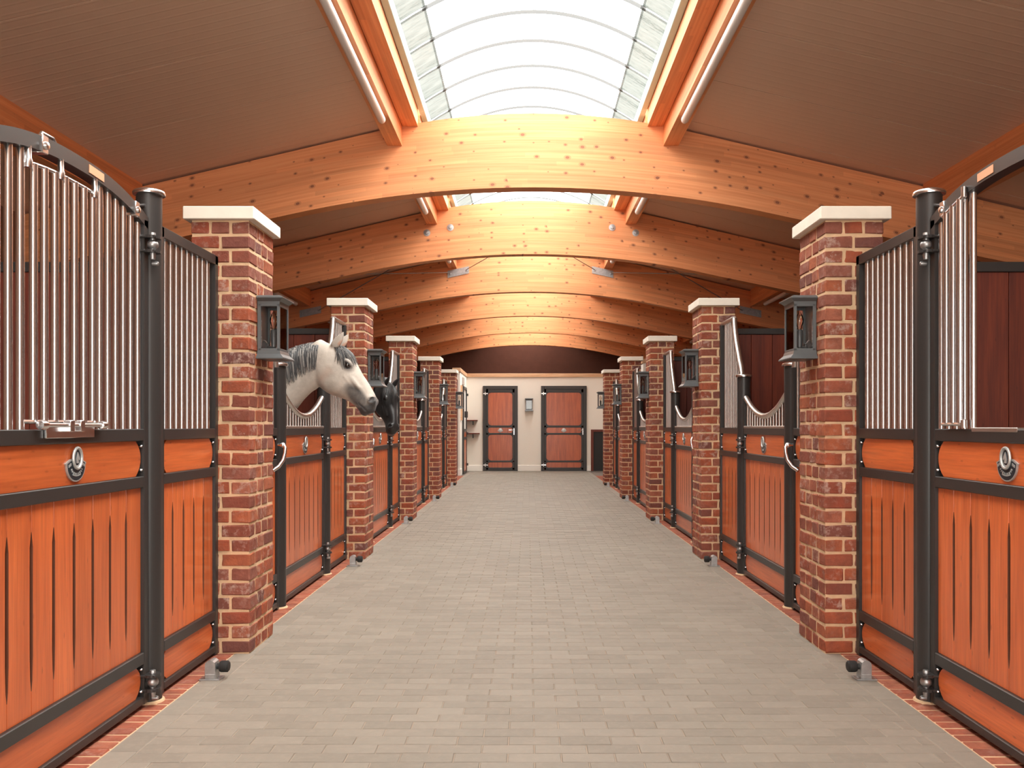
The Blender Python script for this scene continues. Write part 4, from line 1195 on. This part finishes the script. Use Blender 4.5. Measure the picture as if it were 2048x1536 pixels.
def coat_mat(name, base, lo, darkc, pinkc, rough=0.6):
    m, nt, b = mat(name)
    v = coords(nt); n1 = noise(nt, v, 9, 5, 0.6); n2 = noise(nt, v, 90, 4, 0.7)
    c = ramp(nt, n1, [(0.35, lo), (0.65, base)])
    c = mixc(nt, mth(nt, 'MULTIPLY', n2, 0.35), c, lo)
    p = nt.nodes.new('ShaderNodeAttribute'); p.attribute_name = 'pink'
    c = mixc(nt, p.outputs['Fac'], c, pinkc)
    a = nt.nodes.new('ShaderNodeAttribute'); a.attribute_name = 'dark'
    f = mth(nt, 'ADD', a.outputs['Fac'], mth(nt, 'MULTIPLY', mth(nt, 'SUBTRACT', n1, 0.5), mth(nt, 'MULTIPLY', a.outputs['Fac'], 1.2)))
    m1 = nt.nodes.new('ShaderNodeClamp'); L(nt, f, m1.inputs[0])
    c = mixc(nt, m1.outputs[0], c, darkc)
    L(nt, c, b.inputs['Base Color']); b.inputs['Roughness'].default_value = rough
    b.inputs['Sheen Weight'].default_value = 0.15
    bump(nt, b, n2, 0.25, 0.003)
    return m
def hair_mat(name, lo, hi):
    m, nt, b = mat(name)
    a = nt.nodes.new('ShaderNodeAttribute'); a.attribute_name = 'tone'
    L(nt, ramp(nt, a.outputs['Fac'], [(0.0, lo), (0.62, lo), (0.85, hi)]), b.inputs['Base Color']); b.inputs['Roughness'].default_value = 0.5
    return m
def strand(b, pts, w, nrm, tone):
    n = len(pts); vs = []
    for i, p in enumerate(pts):
        t = (pts[min(i+1, n-1)]-pts[max(i-1, 0)]).normalized()
        s = t.cross(nrm[i]).normalized(); ww = w*(1-.85*(i/(n-1))**2)
        vs += [p-s*ww, p+nrm[i]*ww*.6, p+s*ww]
    fs = []
    for i in range(n-1):
        for k in range(2): fs.append((i*3+k, i*3+k+1, (i+1)*3+k+1, (i+1)*3+k))
        fs.append((i*3+2, i*3, (i+1)*3, (i+1)*3+2))
    b.add(vs, fs, tone)
def mane(neck, H, C, side, t0, t1, count, seed, ln=(1.0, 1.5), hm=None, parent=None, first=0):
    rn = random.Random(seed); b = MB()
    T = [s[0] for s in neck]; B = [s[1] for s in neck]; Lt = [s[2] for s in neck]; Wd = [Vector((s[3], 0, 0)) for s in neck]
    for i in range(count):
        t = lerp(t0, t1, (i+rn.random())/count); th_end = rn.uniform(*ln)*(1-.25*(t-t0)/(t1-t0)*0); sh = rn.uniform(-.02, .012)
        pts = []; nr = []; th0 = rn.uniform(-.25, .12)
        m = 8; wav = rn.uniform(-.006, .006)
        for k in range(m):
            u = k/(m-1); th = lerp(th0, th_end, u); tt = min(1, max(0, t+sh*u-.03*u))
            a = catmull(T, tt); bb = catmull(B, tt); l = catmull(Lt, tt).normalized(); w = catmull(Wd, tt).x
            mid = (a+bb)/2; hv = (a-bb)/2
            p = mid+hv*cos(th)+l*(side*w*sin(th)); nv = (hv.normalized()*cos(th)/max(hv.length, .01)+l*(side*sin(th)/w)).normalized()
            off = .006+.012*sin(pi*min(1, u*1.3))*rn.uniform(.5, 1.0) if k else .001
            pts.append(p+nv*off+l*0*wav); nr.append(nv)
        strand(b, pts, rn.uniform(.0035, .007), nr, rn.random())
    return link('mane', b.mesh('mane', hm, True, True), parent)
def forelock(H, A, Bv, C, count, seed, hm, parent, side, reach=(360, 520), spread=.08):
    rn = random.Random(seed); b = MB()
    hw = lambda a: catmull([Vector((s[3], 0, 0)) for s in HEAD], (min(max(a, -90), 1058)+90)/1148).x
    def surf(a, th):
        prev = HEAD[0]
        for s in HEAD[1:]:
            if s[0] >= a: break
            prev = s
        k = (a-prev[0])/(s[0]-prev[0]) if s[0] != prev[0] else 0
        top, bot, w = (lerp(prev[j], s[j], k) for j in (1, 2, 3))
        mid, hv = (top+bot)/2, (top-bot)/2
        return H(a, mid+hv*cos(th), w*1.03*sin(th)), (Bv*cos(th)+C*sin(th)*2).normalized()
    for i in range(count):
        th0 = rn.uniform(-.35, .35); th1 = side*rn.uniform(.1, 1.25) if rn.random() < .8 else -side*rn.uniform(0, .8)
        a1 = rn.uniform(*reach)*(1-.15*abs(th1)); pts = []; nr = []
        for k in range(8):
            u = k/7; p, nv = surf(lerp(60, a1, u), lerp(th0, th1, u**.8)); pts.append(p+nv*(.006+.012*sin(pi*u))); nr.append(nv)
        strand(b, pts, rn.uniform(.003, .0055), nr, rn.random())
    return link('forelock', b.mesh('forelock', hm, True, True), parent)
def eyes(H, A, Bv, C, parent, m):
    for s in (-1, 1):
        b = MB(); b.lathe([(.001, -.021), (.010, -.0185), (.018, -.0105), (.021, 0), (.018, .0105), (.010, .0185), (.001, .021)], (0, 0, 0), 2, 16)
        o = link('eye', b.mesh('eye', m, True), parent); o.location = H(426, 80, s*.073)-parent.location

M_eye = simple('dark_eye', (0.012, 0.008, 0.006), 0.08, coat=1.0)
YV = Vector((0, 1, 0))
def hp(px, py, y): return Vector(((px-1055)/F_PX*y, y, EYE+(853-py)/F_PX*y))
def zc(zx, zy, y): return hp(540+zx/6.4, 660+zy/6.4, y)
def build_horse(name, label, O, A, Bv, C, neckhead, yb, m_coat, m_hair, mane_side, cnt, fl, tint):
    root = thing(name, (HX1-.6, yb, 0), label, 'horse')
    me, H = horse_mesh('horse', O, A, Bv, C, neckhead, yb, m_coat)
    me.transform(Matrix.Translation(-root.location))
    o = link('body', me, root)
    mo = mane(neckhead, H, C, mane_side, .54, .97, cnt, 5, (1.15, 1.85), m_hair, root); mo.location = -root.location
    fo = forelock(H, A, Bv, C, fl, 9, m_hair, root, mane_side, *tint); fo.location = -root.location
    eyes(H, A, Bv, C, root, M_eye)
    # tail
    b = MB(); rn = random.Random(2)
    for i in range(60):
        a = rn.uniform(-.03, .03); p0 = Vector((HX0-.16, yb+a, 1.32)); pts = [p0+Vector((-.05*sin(k/7*3)-.02*k/7, a*k/7*1.6, -.95*(k/7)**1.1*rn.uniform(.97, 1.03))) for k in range(8)]
        strand(b, pts, .009, [Vector((-1, 0, .1)).normalized()]*8, rn.random())
    t = link('tail', b.mesh('tail', m_hair, True, True), root); t.location = -root.location
    return root
# -- the white horse: head in profile towards the aisle
HX1, HX0 = -2.15, -3.55
y1 = 6.25
O1 = zc(700, 190, y1); yaw = 0.06
A1 = Vector((.638, -yaw, -.770)).normalized(); C1 = Vector((yaw, 1, 0)); C1 = (C1-A1*C1.dot(A1)).normalized(); B1 = A1.cross(C1).normalized()
if B1.x < 0: B1 = -B1
def H1(a, b): return O1+A1*(a*HS)+B1*(b*HS)
neck1 = [(Vector((-3.78, y1, 1.28)), Vector((-3.74, y1, 1.0)), YV, .14),
         (Vector((-3.55, y1, 1.50)), Vector((-3.50, y1, .92)), YV, .27),
         (Vector((-2.95, y1, 1.44)), Vector((-2.95, y1, .80)), YV, .29),
         (Vector((-2.48, y1, 1.52)), Vector((-2.36, y1, .84)), YV, .24),
         (zc(-170, 560, y1), Vector((-2.00, y1, .98)), YV, .19),
         (zc(30, 410, y1), zc(235, 1150, y1), YV, .135),
         (zc(170, 318, y1), zc(345, 1010, y1), YV, .110),
         (zc(300, 250, y1), zc(430, 900, y1), YV, .098),
         (zc(440, 205, y1), zc(530, 800, y1), YV, .088),
         (zc(570, 182, y1), zc(610, 745, y1), YV, .080),
         (zc(680, 178, y1), zc(690, 640, y1), C1, .066)]
M_greycoat = coat_mat('white_horse_coat', (0.60, 0.53, 0.46), (0.40, 0.35, 0.30), (0.045, 0.042, 0.042), (0.52, 0.30, 0.21))
M_greyhair = hair_mat('grey_mane', (0.028, 0.027, 0.028), (0.26, 0.24, 0.22))
build_horse('white_horse', 'white horse with dark mane, head over the second stall door facing the aisle', O1, A1, B1, C1, neck1, y1, M_greycoat, M_greyhair, -1, 620, 130, ((330, 540), .08))
# -- the black horse: head lowered, face turned to the entrance
y2 = 9.45
O2 = Vector((-1.50, 9.20, 1.66))
A2 = Vector((.20, -.36, -.91)).normalized(); F2 = Vector((.62, -.72, .3)); B2v = (F2-A2*F2.dot(A2)).normalized(); C2 = A2.cross(B2v).normalized()
if C2.y < 0: C2 = -C2
def H2(a, b): return O2+A2*(a*HS)+B2v*(b*HS)
neck2 = [(Vector((-3.78, y2, 1.28)), Vector((-3.74, y2, 1.0)), YV, .14),
         (Vector((-3.55, y2, 1.50)), Vector((-3.50, y2, .92)), YV, .27),
         (Vector((-2.95, y2, 1.44)), Vector((-2.95, y2, .80)), YV, .29),
         (Vector((-2.48, y2, 1.50)), Vector((-2.36, y2, .84)), YV, .24),
         (Vector((-2.28, y2, 1.58)), Vector((-2.05, y2, .98)), YV, .19),
         (Vector((-2.10, y2, 1.68)), Vector((-1.86, y2, 1.14)), YV, .135),
         (Vector((-1.97, y2-.01, 1.71)), Vector((-1.78, y2, 1.26)), YV, .110),
         (Vector((-1.86, y2-.04, 1.72)), Vector((-1.74, y2-.03, 1.31)), YV.lerp(C2, .15), .098),
         (Vector((-1.74, y2-.08, 1.73)), Vector((-1.67, y2-.07, 1.35)), YV.lerp(C2, .4), .088),
         (Vector((-1.62, y2-.15, 1.715)), H2(130, -330), YV.lerp(C2, .7), .080),
         (H2(-10, 25), H2(160, -250), C2, .066)]
M_blackcoat = coat_mat('black_horse_coat', (0.016, 0.013, 0.013), (0.010, 0.008, 0.008), (0.010, 0.009, 0.009), (0.03, 0.02, 0.018), 0.38)
M_blackhair = hair_mat('black_mane', (0.008, 0.007, 0.007), (0.028, 0.024, 0.022))
build_horse('black_horse', 'black horse lowering its head over the third stall door towards the camera', O2, A2, B2v, C2, neck2, y2, M_blackcoat, M_blackhair, -1, 420, 220, ((360, 640), .08))
